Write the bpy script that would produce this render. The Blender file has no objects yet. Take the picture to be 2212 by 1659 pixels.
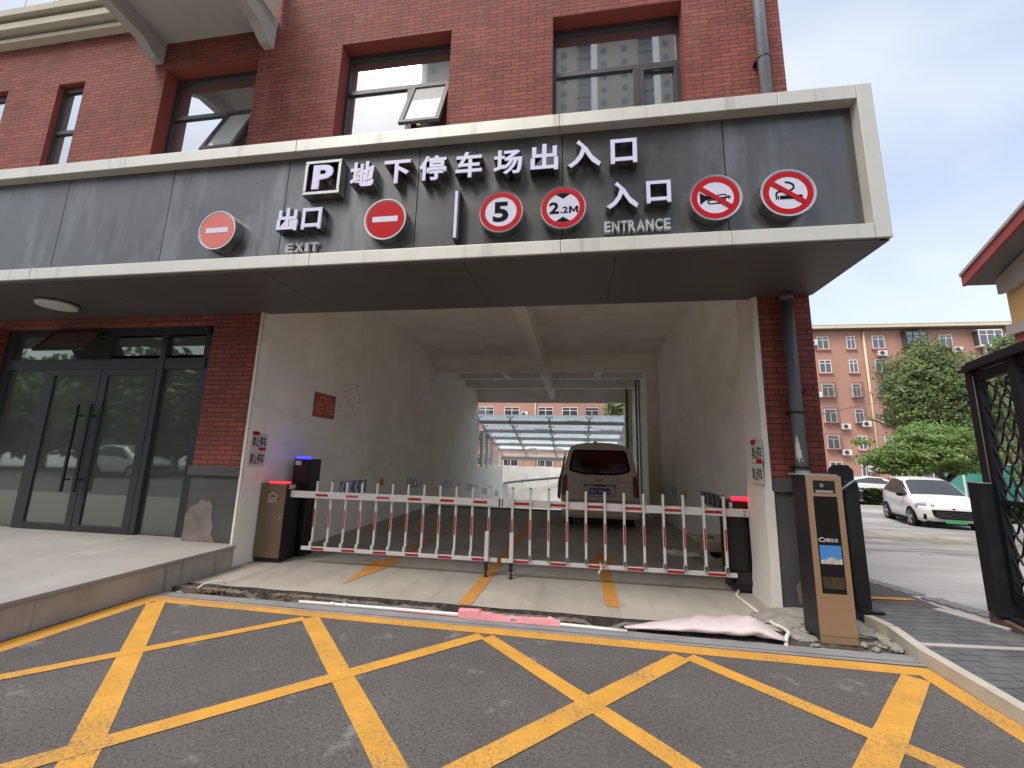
import bpy, bmesh, math, random
from mathutils import Vector, Matrix
R = math.radians
random.seed(7)
SC = bpy.context.scene
COL = SC.collection

# ---------------------------------------------------------------- camera
cam = bpy.data.cameras.new('camera'); camo = bpy.data.objects.new('camera', cam); COL.objects.link(camo)
_yaw, _pit, _rol = R(-8.935), R(10.14), R(1.497)
_f = Vector((math.sin(_yaw)*math.cos(_pit), math.cos(_yaw)*math.cos(_pit), math.sin(_pit)))
_r = Vector((math.cos(_yaw), -math.sin(_yaw), 0)); _u = _r.cross(_f)
_r2 = math.cos(_rol)*_r + math.sin(_rol)*_u; _u2 = -math.sin(_rol)*_r + math.cos(_rol)*_u
m = Matrix((_r2, _u2, -_f)).transposed().to_4x4(); m.translation = Vector((0, 0, 1.55))
camo.matrix_world = m
cam.sensor_width = 36; cam.lens = 900/2212*36; cam.clip_end = 2000; cam.clip_start = .05
SC.camera = camo

# ---------------------------------------------------------------- sky, sun, exposure
SUN = Vector((-.285, -.45, .848)).normalized()
w = bpy.data.worlds.new('World'); SC.world = w; w.use_nodes = True
nt = w.node_tree; nt.nodes.clear()
out = nt.nodes.new('ShaderNodeOutputWorld'); bg = nt.nodes.new('ShaderNodeBackground')
sky = nt.nodes.new('ShaderNodeTexSky'); sky.sky_type = 'NISHITA'; sky.sun_disc = False
sky.sun_elevation = math.asin(SUN.z); sky.sun_rotation = math.atan2(SUN.x, SUN.y)
sky.dust_density = 3; sky.air_density = 1.2
tc = nt.nodes.new('ShaderNodeTexCoord'); mp = nt.nodes.new('ShaderNodeMapping'); mp.inputs['Scale'].default_value = (1.0, 2.2, 3.0)
mp.inputs['Rotation'].default_value = (R(20), R(35), R(25))
nz = nt.nodes.new('ShaderNodeTexNoise'); nz.inputs['Scale'].default_value = 1.1; nz.inputs['Detail'].default_value = 5; nz.inputs['Roughness'].default_value = .45
nz.inputs['Distortion'].default_value = .5
cr = nt.nodes.new('ShaderNodeMapRange'); cr.inputs[1].default_value = .40; cr.inputs[2].default_value = .72; cr.inputs[3].default_value = .40; cr.inputs[4].default_value = .90
mx = nt.nodes.new('ShaderNodeMixRGB'); mx.inputs[2].default_value = (4.0, 4.2, 4.5, 1)
nt.links.new(tc.outputs['Generated'], mp.inputs[0]); nt.links.new(mp.outputs[0], nz.inputs[0]); nt.links.new(nz.outputs[0], cr.inputs[0])
nt.links.new(cr.outputs[0], mx.inputs[0]); nt.links.new(sky.outputs[0], mx.inputs[1]); nt.links.new(mx.outputs[0], bg.inputs[0])
bg.inputs[1].default_value = .10
nt.links.new(bg.outputs[0], out.inputs[0])
sl = bpy.data.lights.new('sun', 'SUN'); sl.energy = 1.4; sl.angle = R(28); sl.color = (1, .95, .87)
so = bpy.data.objects.new('sun', sl); COL.objects.link(so); so.rotation_euler = SUN.to_track_quat('Z', 'Y').to_euler(); so.location = (0, 0, 60)
SC.view_settings.view_transform = 'Standard'; SC.view_settings.look = 'None'; SC.view_settings.gamma = 1
SC.view_settings.exposure = 1.34
SC.cycles.max_bounces = 10; SC.cycles.diffuse_bounces = 7; SC.cycles.glossy_bounces = 5; SC.cycles.transparent_max_bounces = 12
SC.cycles.use_denoising = True; SC.cycles.sample_clamp_indirect = 6

# ---------------------------------------------------------------- materials
def L(r, g, b):
    f = lambda c: (c/255/12.92) if c/255 <= .04045 else ((c/255+.055)/1.055)**2.4
    return (f(r), f(g), f(b), 1)
class NT:
    def __init__(s, name):
        s.m = bpy.data.materials.new(name); s.m.use_nodes = True; s.t = s.m.node_tree; s.t.nodes.clear()
        s.o = s.t.nodes.new('ShaderNodeOutputMaterial'); s.b = s.t.nodes.new('ShaderNodeBsdfPrincipled')
        s.t.links.new(s.b.outputs[0], s.o.inputs[0]); s.c = s.t.nodes.new('ShaderNodeTexCoord').outputs['Object']
    def n(s, ty, **k):
        x = s.t.nodes.new(ty)
        for a, v in k.items():
            if a in x.inputs: x.inputs[a].default_value = v
            else: setattr(x, a, v)
        return x
    def l(s, a, b): s.t.links.new(a, b)
    def noise(s, scale, detail=5, rough=.6, vec=None, dist=0):
        x = s.n('ShaderNodeTexNoise', Scale=scale, Detail=detail, Roughness=rough, Distortion=dist)
        s.l(vec or s.c, x.inputs['Vector']); return x.outputs[0]
    def rng(s, a, lo, hi, o0=0, o1=1):
        x = s.n('ShaderNodeMapRange'); x.inputs[1].default_value = lo; x.inputs[2].default_value = hi
        x.inputs[3].default_value = o0; x.inputs[4].default_value = o1; s.l(a, x.inputs[0]); return x.outputs[0]
    def mix(s, f, a, b, mode='MIX'):
        x = s.n('ShaderNodeMixRGB', blend_type=mode)
        for i, v in ((0, f), (1, a), (2, b)):
            if hasattr(v, 'is_linked'): s.l(v, x.inputs[i])
            else: x.inputs[i].default_value = v
        return x.outputs[0]
    def scale(s, v):
        x = s.n('ShaderNodeMapping'); x.inputs['Scale'].default_value = v; s.l(s.c, x.inputs[0]); return x.outputs[0]
    def bump(s, h, st, d=.01):
        x = s.n('ShaderNodeBump', Strength=st, Distance=d); s.l(h, x.inputs['Height']); s.l(x.outputs[0], s.b.inputs['Normal'])
    def col(s, c):
        if hasattr(c, 'is_linked'): s.l(c, s.b.inputs['Base Color'])
        else: s.b.inputs['Base Color'].default_value = c
def P(name, col, rough=.6, metal=0, var=.12, vs=3, bump=0, bs=60, stains=(), spec=.5, emit=None, es=0, coat=0, streak=None):
    """plain procedural material: base colour varied by noise, optional stains (colour, scale, lo, hi, amount)"""
    k = NT(name); c = col if len(col) == 4 else (*col, 1)
    f = k.noise(vs, 6, .65)
    cc = k.mix(k.rng(f, .3, .7), tuple(x*(1-var) for x in c[:3])+(1,), tuple(min(1, x*(1+var)) for x in c[:3])+(1,))
    for (sc, s, lo, hi, am) in stains:
        v = k.scale(s) if isinstance(s, tuple) else None
        cc = k.mix(k.rng(k.noise(1 if v else s, 7, .65, v), lo, hi, 0, am), cc, sc)
    k.col(cc)
    k.b.inputs['Roughness'].default_value = rough; k.b.inputs['Metallic'].default_value = metal
    k.b.inputs['Specular IOR Level'].default_value = spec; k.b.inputs['Coat Weight'].default_value = coat
    if rough > .15 and metal < .9: k.l(k.rng(f, .3, .7, max(0, rough-.08), min(1, rough+.08)), k.b.inputs['Roughness'])
    if bump: k.bump(k.noise(bs, 4, .6), bump)
    if emit: k.b.inputs['Emission Color'].default_value = emit; k.b.inputs['Emission Strength'].default_value = es
    return k.m
def brick(name, c1, c2, mort, bw=.25, rh=.068, ms=.008):
    k = NT(name)
    sp = k.n('ShaderNodeSeparateXYZ'); k.l(k.c, sp.inputs[0])
    ad = k.n('ShaderNodeMath', operation='ADD'); k.l(sp.outputs[0], ad.inputs[0]); k.l(sp.outputs[1], ad.inputs[1])
    cb = k.n('ShaderNodeCombineXYZ'); k.l(ad.outputs[0], cb.inputs[0]); k.l(sp.outputs[2], cb.inputs[1])
    wob = k.n('ShaderNodeVectorMath', operation='SCALE'); nn = k.n('ShaderNodeTexNoise', Scale=6.0, Detail=2.0); k.l(k.c, nn.inputs[0])
    k.l(nn.outputs['Color'], wob.inputs[0]); wob.inputs['Scale'].default_value = .008
    va = k.n('ShaderNodeVectorMath', operation='ADD'); k.l(cb.outputs[0], va.inputs[0]); k.l(wob.outputs[0], va.inputs[1])
    bt = k.n('ShaderNodeTexBrick'); bt.offset = .5; bt.squash = 1
    for a, v in (('Scale', 1), ('Mortar Size', ms), ('Mortar Smooth', .15), ('Bias', -.1), ('Brick Width', bw), ('Row Height', rh)): bt.inputs[a].default_value = v
    bt.inputs['Color1'].default_value = c1; bt.inputs['Color2'].default_value = c2; bt.inputs['Mortar'].default_value = mort
    k.l(va.outputs[0], bt.inputs[0])
    big = k.rng(k.noise(.7, 5, .6), .3, .7, .80, 1.16)
    gs = k.rng(k.noise(25, 4, .6), .3, .7, .9, 1.1)
    mm = k.n('ShaderNodeMath', operation='MULTIPLY'); k.l(big, mm.inputs[0]); k.l(gs, mm.inputs[1])
    cc = k.mix(1.0, bt.outputs[0], mm.outputs[0], 'MULTIPLY')
    dust = k.rng(k.noise(1, 6, .7, k.scale((3, 3, .5))), .55, .8, 0, .22)
    cc = k.mix(k.rng(k.noise(1, 7, .7, k.scale((5, 5, .35))), .56, .78, 0, .45), cc, L(92, 50, 46)); k.col(k.mix(dust, cc, L(170, 140, 128)))
    k.b.inputs['Roughness'].default_value = .82
    inv = k.rng(bt.outputs['Fac'], 0, 1, 1, 0); k.bump(inv, .6, .006)
    return k.m
M = {}
M['brick'] = brick('facade brick', L(147, 77, 64), L(122, 60, 51), L(84, 49, 44))
M['reveal'] = P('painted window reveal', L(132, 62, 50), .85, var=.08)
M['asphalt'] = P('asphalt', (.122, .112, .105), .9, var=.2, vs=1.3, bump=.9, bs=75, stains=(((.050, .046, .044, 1), 44, .50, .60, .7), ((.30, .292, .28, 1), 3.4, .60, .69, .6), ((.066, .061, .06, 1), .55, .52, .75, .55), ((.26, .25, .235, 1), 58, .58, .66, .7)))
def paint(name, c, under, wear=.62):
    k = NT(name); big = k.noise(1.6, 6, .6); f2 = k.noise(55, 5, .75)
    a = k.n('ShaderNodeMath', operation='MULTIPLY_ADD'); k.l(big, a.inputs[0]); a.inputs[1].default_value = .55; k.l(f2, a.inputs[2])
    wv = k.rng(a.outputs[0], wear+.20, wear+.34, 0, .9)
    cc = k.mix(k.rng(k.noise(4, 6, .6), .35, .7), tuple(x*.82 for x in c[:3])+(1,), c)
    cc = k.mix(k.rng(k.noise(120, 3, .7), .5, .68, 0, .35), cc, tuple(x*.5 for x in c[:3])+(1,))
    k.col(k.mix(wv, cc, under)); k.b.inputs['Roughness'].default_value = .75; k.bump(k.noise(140, 4, .6), .3); return k.m
M['hatch'] = paint('yellow road paint', (.74, .37, .055, 1), (.18, .15, .105, 1), .615)
M['arrow'] = paint('orange floor paint', (.60, .27, .055, 1), (.30, .27, .22, 1), .66)
M['apron'] = P('worn concrete', (.37, .34, .29), .85, var=.16, vs=1.1, bump=.3, bs=45, stains=(((.19, .175, .155, 1), (2.2, 1.1, 1), .55, .75, .55), ((.5, .48, .45, 1), 3.1, .6, .75, .5), ((.13, .12, .11, 1), 23, .68, .76, .6), ((.17, .16, .145, 1), (2.6, .16, 1), .54, .70, .55)))
M['platform'] = P('platform concrete', (.31, .295, .268), .85, var=.15, vs=.9, bump=.3, bs=45, stains=(((.25, .24, .225, 1), (1, 3, 1), .55, .75, .5), ((.45, .44, .415, 1), (4, 1.2, 1), .58, .75, .5)))
M['riser'] = P('step side concrete', (.41, .37, .32), .9, var=.2, vs=2, bump=.4, bs=40, stains=(((.09, .08, .075, 1), (1, 9, .6), .60, .72, .8), ((.36, .34, .31, 1), 4, .6, .75, .5)))
M['strip'] = P('grey concrete strip', (.25, .25, .25), .85, var=.18, vs=3, bump=.4, bs=40, stains=(((.12, .115, .11, 1), 6, .6, .72, .6),))
M['dirt'] = P('trench dirt', (.075, .060, .047), .95, var=.4, vs=9, bump=1, bs=50, stains=(((.20, .17, .135, 1), 9, .52, .70, .7),))
M['ledge'] = P('dirty concrete ledge', (.17, .155, .13), .95, var=.3, vs=8, bump=.8, bs=40, stains=(((.06, .05, .04, 1), 9, .52, .66, .8),))
M['kerb'] = P('pale kerb stone', (.50, .46, .38), .8, var=.12, vs=3, bump=.3, bs=50, stains=(((.28, .25, .2, 1), (1, 4, 3), .6, .8, .6),))
def lotmat():
    k = NT('patchy concrete lot'); sp = k.n('ShaderNodeSeparateXYZ'); k.l(k.c, sp.inputs[0])
    wob = k.rng(k.noise(.35, 6, .6), .3, .7, -1.3, 1.3); ad = k.n('ShaderNodeMath', operation='ADD'); k.l(sp.outputs[1], ad.inputs[0]); k.l(wob, ad.inputs[1]); y = ad.outputs[0]
    base = k.mix(k.rng(k.noise(1, 6, .6, k.scale((.5, 1.6, 1))), .35, .7), (.40, .395, .385, 1), (.52, .515, .50, 1))
    grey = k.mix(k.rng(k.noise(1, 6, .6, k.scale((.4, 1.8, 1))), .4, .62), (.25, .245, .24, 1), (.42, .415, .40, 1))
    dirt = k.mix(k.rng(k.noise(1.4, 6, .7), .4, .65), (.24, .215, .175, 1), (.47, .445, .39, 1))
    def band(lo, hi, soft):
        m_ = k.n('ShaderNodeMath', operation='MULTIPLY'); k.l(k.rng(y, lo-soft, lo+soft), m_.inputs[0]); k.l(k.rng(y, hi-soft, hi+soft, 1, 0), m_.inputs[1]); return m_.outputs[0]
    c = k.mix(band(9.2, 12.4, .12), base, grey); c = k.mix(band(12.4, 15.6, .25), c, dirt); c = k.mix(band(15.6, 23.5, .4), c, grey)
    c = k.mix(k.rng(k.noise(9, 5, .7), .64, .74, 0, .5), c, (.13, .11, .08, 1)); k.col(c); k.b.inputs['Roughness'].default_value = .88; k.bump(k.noise(25, 4, .6), .35); return k.m
M['lot'] = lotmat()
M['lotgrey'] = P('grey lane asphalt', (.31, .305, .295), .9, var=.18, vs=.6, bump=.4, bs=30, stains=(((.44, .43, .41, 1), (.6, 2, 1), .52, .7, .7), ((.22, .21, .205, 1), (.5, 1.5, 1), .58, .75, .6)))
M['lotdirt'] = P('dusty lane edge', (.40, .365, .31), .9, var=.2, vs=.8, bump=.4, bs=25, stains=(((.13, .115, .09, 1), 1.6, .55, .7, .8),))
def pavers():
    k = NT('dark clay pavers'); bt = k.n('ShaderNodeTexBrick')
    for a, v in (('Scale', 1), ('Mortar Size', .006), ('Brick Width', .2), ('Row Height', .1), ('Mortar Smooth', .2)): bt.inputs[a].default_value = v
    bt.inputs['Color1'].default_value = (.125, .128, .135, 1); bt.inputs['Color2'].default_value = (.095, .10, .105, 1); bt.inputs['Mortar'].default_value = (.04, .04, .04, 1)
    v = k.n('ShaderNodeMapping'); v.inputs['Rotation'].default_value = (0, 0, R(-8)); k.l(k.c, v.inputs[0]); k.l(v.outputs[0], bt.inputs[0])
    k.col(k.mix(k.rng(k.noise(3, 6, .6), .5, .75, 0, .5), bt.outputs[0], (.22, .22, .22, 1))); k.b.inputs['Roughness'].default_value = .8
    k.bump(k.rng(bt.outputs['Fac'], 0, 1, 1, 0), .5, .005); return k.m
M['pavers'] = pavers()
M['plaster'] = P('white plaster', (.90, .88, .825), .9, var=.07, vs=1.2, bump=.2, bs=22, stains=(((.58, .53, .45, 1), (.9, .9, 2.2), .52, .78, .5), ((.50, .45, .37, 1), (5, 5, .35), .60, .8, .4), ((.30, .27, .23, 1), 13, .71, .76, .55)))
M['plaster_dirty'] = P('scuffed white plaster', (.74, .70, .63), .9, var=.07, vs=2, bump=.3, bs=25, stains=(((.40, .36, .29, 1), (3, 3, 1.2), .58, .78, .55), ((.25, .24, .23, 1), 9, .70, .76, .7)))
M['rampwall'] = P('ramp wall plaster', (.88, .87, .83), .9, var=.06, vs=1, bump=.15, bs=30, stains=(((.58, .57, .54, 1), 2.2, .5, .7, .6),))
M['plinth'] = P('charcoal plinth', (.075, .073, .072), .7, var=.15, vs=2, bump=.15, bs=30, stains=(((.20, .18, .155, 1), 2.6, .62, .74, .55),))
M['plinthpatch'] = P('bare render patch', (.19, .165, .14), .9, var=.3, vs=4, bump=.5, bs=30, stains=(((.09, .08, .07, 1), (5, 5, 1.2), .5, .68, .7),))
M['frame'] = P('canopy frame aluminium', (.64, .625, .57), .45, metal=.25, var=.05, vs=1.2, stains=(((.27, .255, .22, 1), (7, 7, .4), .55, .76, .55), ((.22, .2, .17, 1), (1.3, 6, 6), .67, .80, .5)))
M['panel'] = P('canopy grey panel', (.12, .12, .12), .33, metal=.6, var=.14, vs=.8, stains=(((.26, .265, .27, 1), (2.2, 1, .6), .50, .74, .75), ((.05, .052, .055, 1), (6, 1, .7), .56, .76, .7), ((.33, .33, .33, 1), 16, .66, .76, .35)))
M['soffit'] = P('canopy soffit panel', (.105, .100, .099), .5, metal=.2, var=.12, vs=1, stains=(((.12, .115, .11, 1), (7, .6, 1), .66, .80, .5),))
M['seam'] = P('dark seam', (.02, .02, .022), .7)
M['winframe'] = P('dark bronze window frame', (.060, .056, .060), .4, metal=.3, var=.08)
M['doorframe'] = P('charcoal door frame', (.040, .043, .046), .45, metal=.3, var=.1)
def glass(name, dark, refl, tint=(.92, .97, 1), rough=.015, gain=.40):
    k = NT(name); k.b.inputs['Base Color'].default_value = (*dark, 1); k.b.inputs['Roughness'].default_value = .5
    g = k.n('ShaderNodeBsdfGlossy'); g.inputs['Color'].default_value = (*tint, 1)
    k.l(k.rng(k.noise(6, 4, .6), .3, .8, rough, rough+.02), g.inputs['Roughness'])
    ly = k.n('ShaderNodeLayerWeight', Blend=.35); ms = k.n('ShaderNodeMixShader')
    k.l(k.rng(ly.outputs['Facing'], 0, 1, refl, min(1, refl+gain)), ms.inputs[0]); k.l(k.b.outputs[0], ms.inputs[1]); k.l(g.outputs[0], ms.inputs[2]); k.l(ms.outputs[0], k.o.inputs[0])
    return k.m
M['mirror'] = glass('coated window glass', (.05, .055, .06), .34)
M['doorglass'] = glass('dark door glass', (.035, .04, .036), .07, (.85, .95, .88))
M['sashglass'] = glass('sash glass with painted reflection', (.62, .65, .62), .22)  # pale base colour paints in the light reflected by the tilted sash panes
M['carglass'] = glass('dark car glass', (.012, .012, .014), .03, gain=.16)
M['farglass'] = glass('flat window glass', (.03, .033, .036), .07)
def clear():
    k = NT('tinted roof glass'); t = k.n('ShaderNodeBsdfTransparent'); t.inputs[0].default_value = (.88, .96, .955, 1)
    d = k.n('ShaderNodeBsdfTranslucent'); d.inputs[0].default_value = (.93, .97, .965, 1)
    g = k.n('ShaderNodeBsdfGlossy'); g.inputs['Roughness'].default_value = .05; a = k.n('ShaderNodeMixShader'); b = k.n('ShaderNodeMixShader')
    k.l(k.rng(k.noise(2, 5, .6), .35, .7, .45, .8), a.inputs[0]); k.l(t.outputs[0], a.inputs[1]); k.l(d.outputs[0], a.inputs[2])
    b.inputs[0].default_value = .07; k.l(a.outputs[0], b.inputs[1]); k.l(g.outputs[0], b.inputs[2]); k.l(b.outputs[0], k.o.inputs[0]); return k.m
M['clear'] = clear()
M['chrome'] = P('polished steel return', (.46, .45, .42), .16, metal=1, var=.05)
M['lav'] = P('lavender white acrylic', (.70, .67, .90), .5, var=.03)
M['lav2'] = P('white acrylic sign face', (.68, .67, .80), .35, var=.03)
M['grey_letter'] = P('light grey moulded letter', (.42, .43, .46), .5, var=.06)
M['red'] = P('sign red', (.50, .008, .014), .6, var=.06, spec=.15)
M['salmon'] = P('glare-paled sign red', (.66, .15, .115), .45, var=.06)  # glare on the left no entry sign is put into this paler red
M['black'] = P('black graphic', (.008, .008, .009), .8, spec=.1)
M['white'] = P('white powder coat', (.70, .68, .65), .45, var=.04)
M['reflred'] = P('red reflective tape', (.45, .012, .02), .35, var=.1, vs=20)
M['reflfade'] = P('faded red tape', (.55, .10, .11), .4, var=.1)
M['bronze'] = P('bronze powder coat', (.20, .135, .085), .45, metal=.35, var=.06)
M['kiosk'] = P('champagne bronze steel', (.36, .235, .14), .42, metal=.35, var=.05)
M['blackmetal'] = P('black cabinet metal', (.014, .014, .016), .4, var=.15)
M['gateblack'] = P('black painted iron', (.014, .015, .018), .6, var=.25, vs=6, spec=.3)
M['screen'] = P('black glass screen', (.008, .006, .006), .12, var=.05)
M['sticker'] = P('white sticker', (.62, .62, .62), .5)
M['ledred'] = P('red light strip', (.8, .02, .05), .4, emit=(1, .008, .02, 1), es=2.2)
M['ledblue'] = P('blue light strip', (.02, .02, .8), .4, emit=(.012, .012, 1, 1), es=4.0)
M['paper'] = P('white paper', (.62, .60, .56), .8, var=.05)
M['ink'] = P('black ink', (.02, .017, .02), .7)
M['noticered'] = P('red notice board', (.46, .065, .035), .5, var=.08)
M['noticetext'] = P('pale notice lettering', (.62, .40, .30), .6)
M['blue'] = P('blue chevron board', (.10, .19, .40), .5, var=.12)
M['darkblue'] = P('deep blue board', (.03, .05, .13), .5, var=.12)
M['amber'] = P('amber reflector', (.42, .13, .03), .4)
M['pipegrey'] = P('galvanised grey pipe', (.30, .315, .34), .45, metal=.3, var=.12, vs=5)
M['pipedark'] = P('dark slate pipe', (.105, .115, .13), .5, var=.15, vs=5, stains=(((.35, .34, .33, 1), (9, 9, 2), .66, .74, .7),))
M['pvc'] = P('white plastic pipe', (.72, .71, .67), .45, var=.08)
M['pink'] = P('pink foam', (.72, .29, .30), .8, var=.1, bump=.7, bs=25, stains=(((.50, .30, .27, 1), 9, .58, .75, .6),))
M['palepink'] = P('pale pink plastic wrap', (.66, .56, .56), .42, var=.10, vs=(6), bump=.9, bs=9, stains=(((.55, .30, .31, 1), (2, 14, 9), .58, .75, .5), ((.40, .36, .33, 1), 11, .62, .75, .5)))
M['rubble'] = P('grey rubble', (.27, .255, .23), .95, var=.25, vs=8, bump=.6, bs=40)
M['litter'] = P('dry brown leaves', (.15, .095, .05), .95, var=.4, vs=12)
M['vanpaint'] = P('beige van paint', (.55, .485, .41), .3, var=.04, coat=.4)
M['whitepaint'] = P('white car paint', (.78, .78, .77), .25, var=.02, coat=.6)
M['darkpaint'] = P('dark green-black car paint', (.03, .035, .04), .25, coat=.6)
M['vaninside'] = P('dark maroon van interior', (.05, .012, .012), .7, var=.4, vs=2)
M['taillamp'] = P('red tail lamp', (.16, .008, .008), .2, coat=.5)
M['rubber'] = P('tyre rubber', (.017, .017, .017), .85)
M['alloy'] = P('alloy wheel', (.45, .44, .42), .35, metal=.8)
M['lamp'] = P('clear headlamp', (.42, .43, .48), .12, metal=.4, coat=1)
M['plateblue'] = P('blue number plate', (.02, .04, .30), .4)
M['plategreen'] = P('green number plate', (.08, .40, .16), .4)
M['orange'] = P('orange-red render', (.40, .22, .168), .9, var=.09, vs=.5, bump=.15, bs=8, stains=(((.32, .14, .09, 1), (1, 1, .3), .58, .75, .35),))
M['trimpink'] = P('pink sill paint', (.50, .22, .18), .85)
M['cream'] = P('cream roof fascia', (.62, .52, .36), .8)
M['roofdark'] = P('dark roof edge', (.10, .075, .07), .8)
M['ac'] = P('white air conditioner casing', (.62, .61, .58), .5)
M['acdark'] = P('dark fan grille', (.05, .05, .05), .6)
M['cage'] = P('rusty window bars', (.10, .075, .065), .7)
M['yellow'] = P('ochre yellow render', (.62, .41, .16), .85, var=.06, vs=.8)
M['grit'] = P('pale cement band', (.44, .41, .37), .85, var=.1)
M['eave'] = P('grey eave boards', (.20, .19, .185), .85, var=.12)
M['roofred'] = P('red roof edge', (.36, .085, .08), .7, var=.15)
M['redwall'] = P('red brick base', (.35, .10, .085), .85, var=.1)
M['teal'] = P('teal hoarding panel', (.06, .27, .22), .6, var=.12)
M['corn'] = P('cornice plaster', (.50, .47, .38), .85, var=.08)
M['balc'] = P('balcony concrete', (.40, .385, .355), .9, var=.1, vs=1.4, bump=.15, bs=25)
M['bark'] = P('bark', (.10, .075, .055), .95, var=.3, vs=6, bump=.8, bs=14)
M['stone'] = P('brown granite base', (.16, .10, .085), .7, var=.3, vs=9)
M['tower'] = P('beige tower render', (.34, .30, .25), .9, var=.05)
M['towerwin'] = P('tower dark glazing', (.10, .11, .12), .3)
M['ceramic'] = P('stained ceramic', (.42, .35, .27), .4, var=.3, vs=5, stains=(((.10, .05, .03, 1), 5, .62, .72, .8),))
M['ceil_lamp'] = P('opal lamp cover', (.62, .62, .62), .4)
M['wood'] = P('tinted sash glass', (.12, .07, .04), .25, var=.1)
M['skymap'] = P('printed poster sky', (.06, .22, .55), .45, var=.1)
M['postland'] = P('printed poster hills', (.45, .45, .38), .5, var=.35, vs=30)
M['fade'] = P('printed form', (.05, .035, .015), .4, var=.6, vs=25)
def leaf(name, c):
    k = NT(name); oi = k.n('ShaderNodeNewGeometry'); f = k.noise(.9, 3, .6); f2 = k.noise(7, 2, .5)
    cc = k.mix(k.rng(f, .3, .7), tuple(x*.62 for x in c)+(1,), tuple(x*1.3 for x in c)+(1,))
    cc = k.mix(k.rng(f2, .35, .7, 0, .5), cc, (c[0]*1.7, c[1]*1.45, c[2]*1.1, 1))
    k.col(cc); k.b.inputs['Roughness'].default_value = .45
    t = k.n('ShaderNodeBsdfTranslucent'); k.l(cc, t.inputs[0]); ms = k.n('ShaderNodeMixShader'); ms.inputs[0].default_value = .3
    k.l(k.b.outputs[0], ms.inputs[1]); k.l(t.outputs[0], ms.inputs[2]); k.l(ms.outputs[0], k.o.inputs[0]); return k.m
M['leafA'] = leaf('bright broad leaves', (.155, .255, .065))
M['leafB'] = leaf('dense green leaves', (.15, .21, .08))
M['leafC'] = leaf('pale green leaves', (.17, .23, .09))
M['hedge'] = leaf('clipped hedge leaves', (.045, .08, .025))

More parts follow.
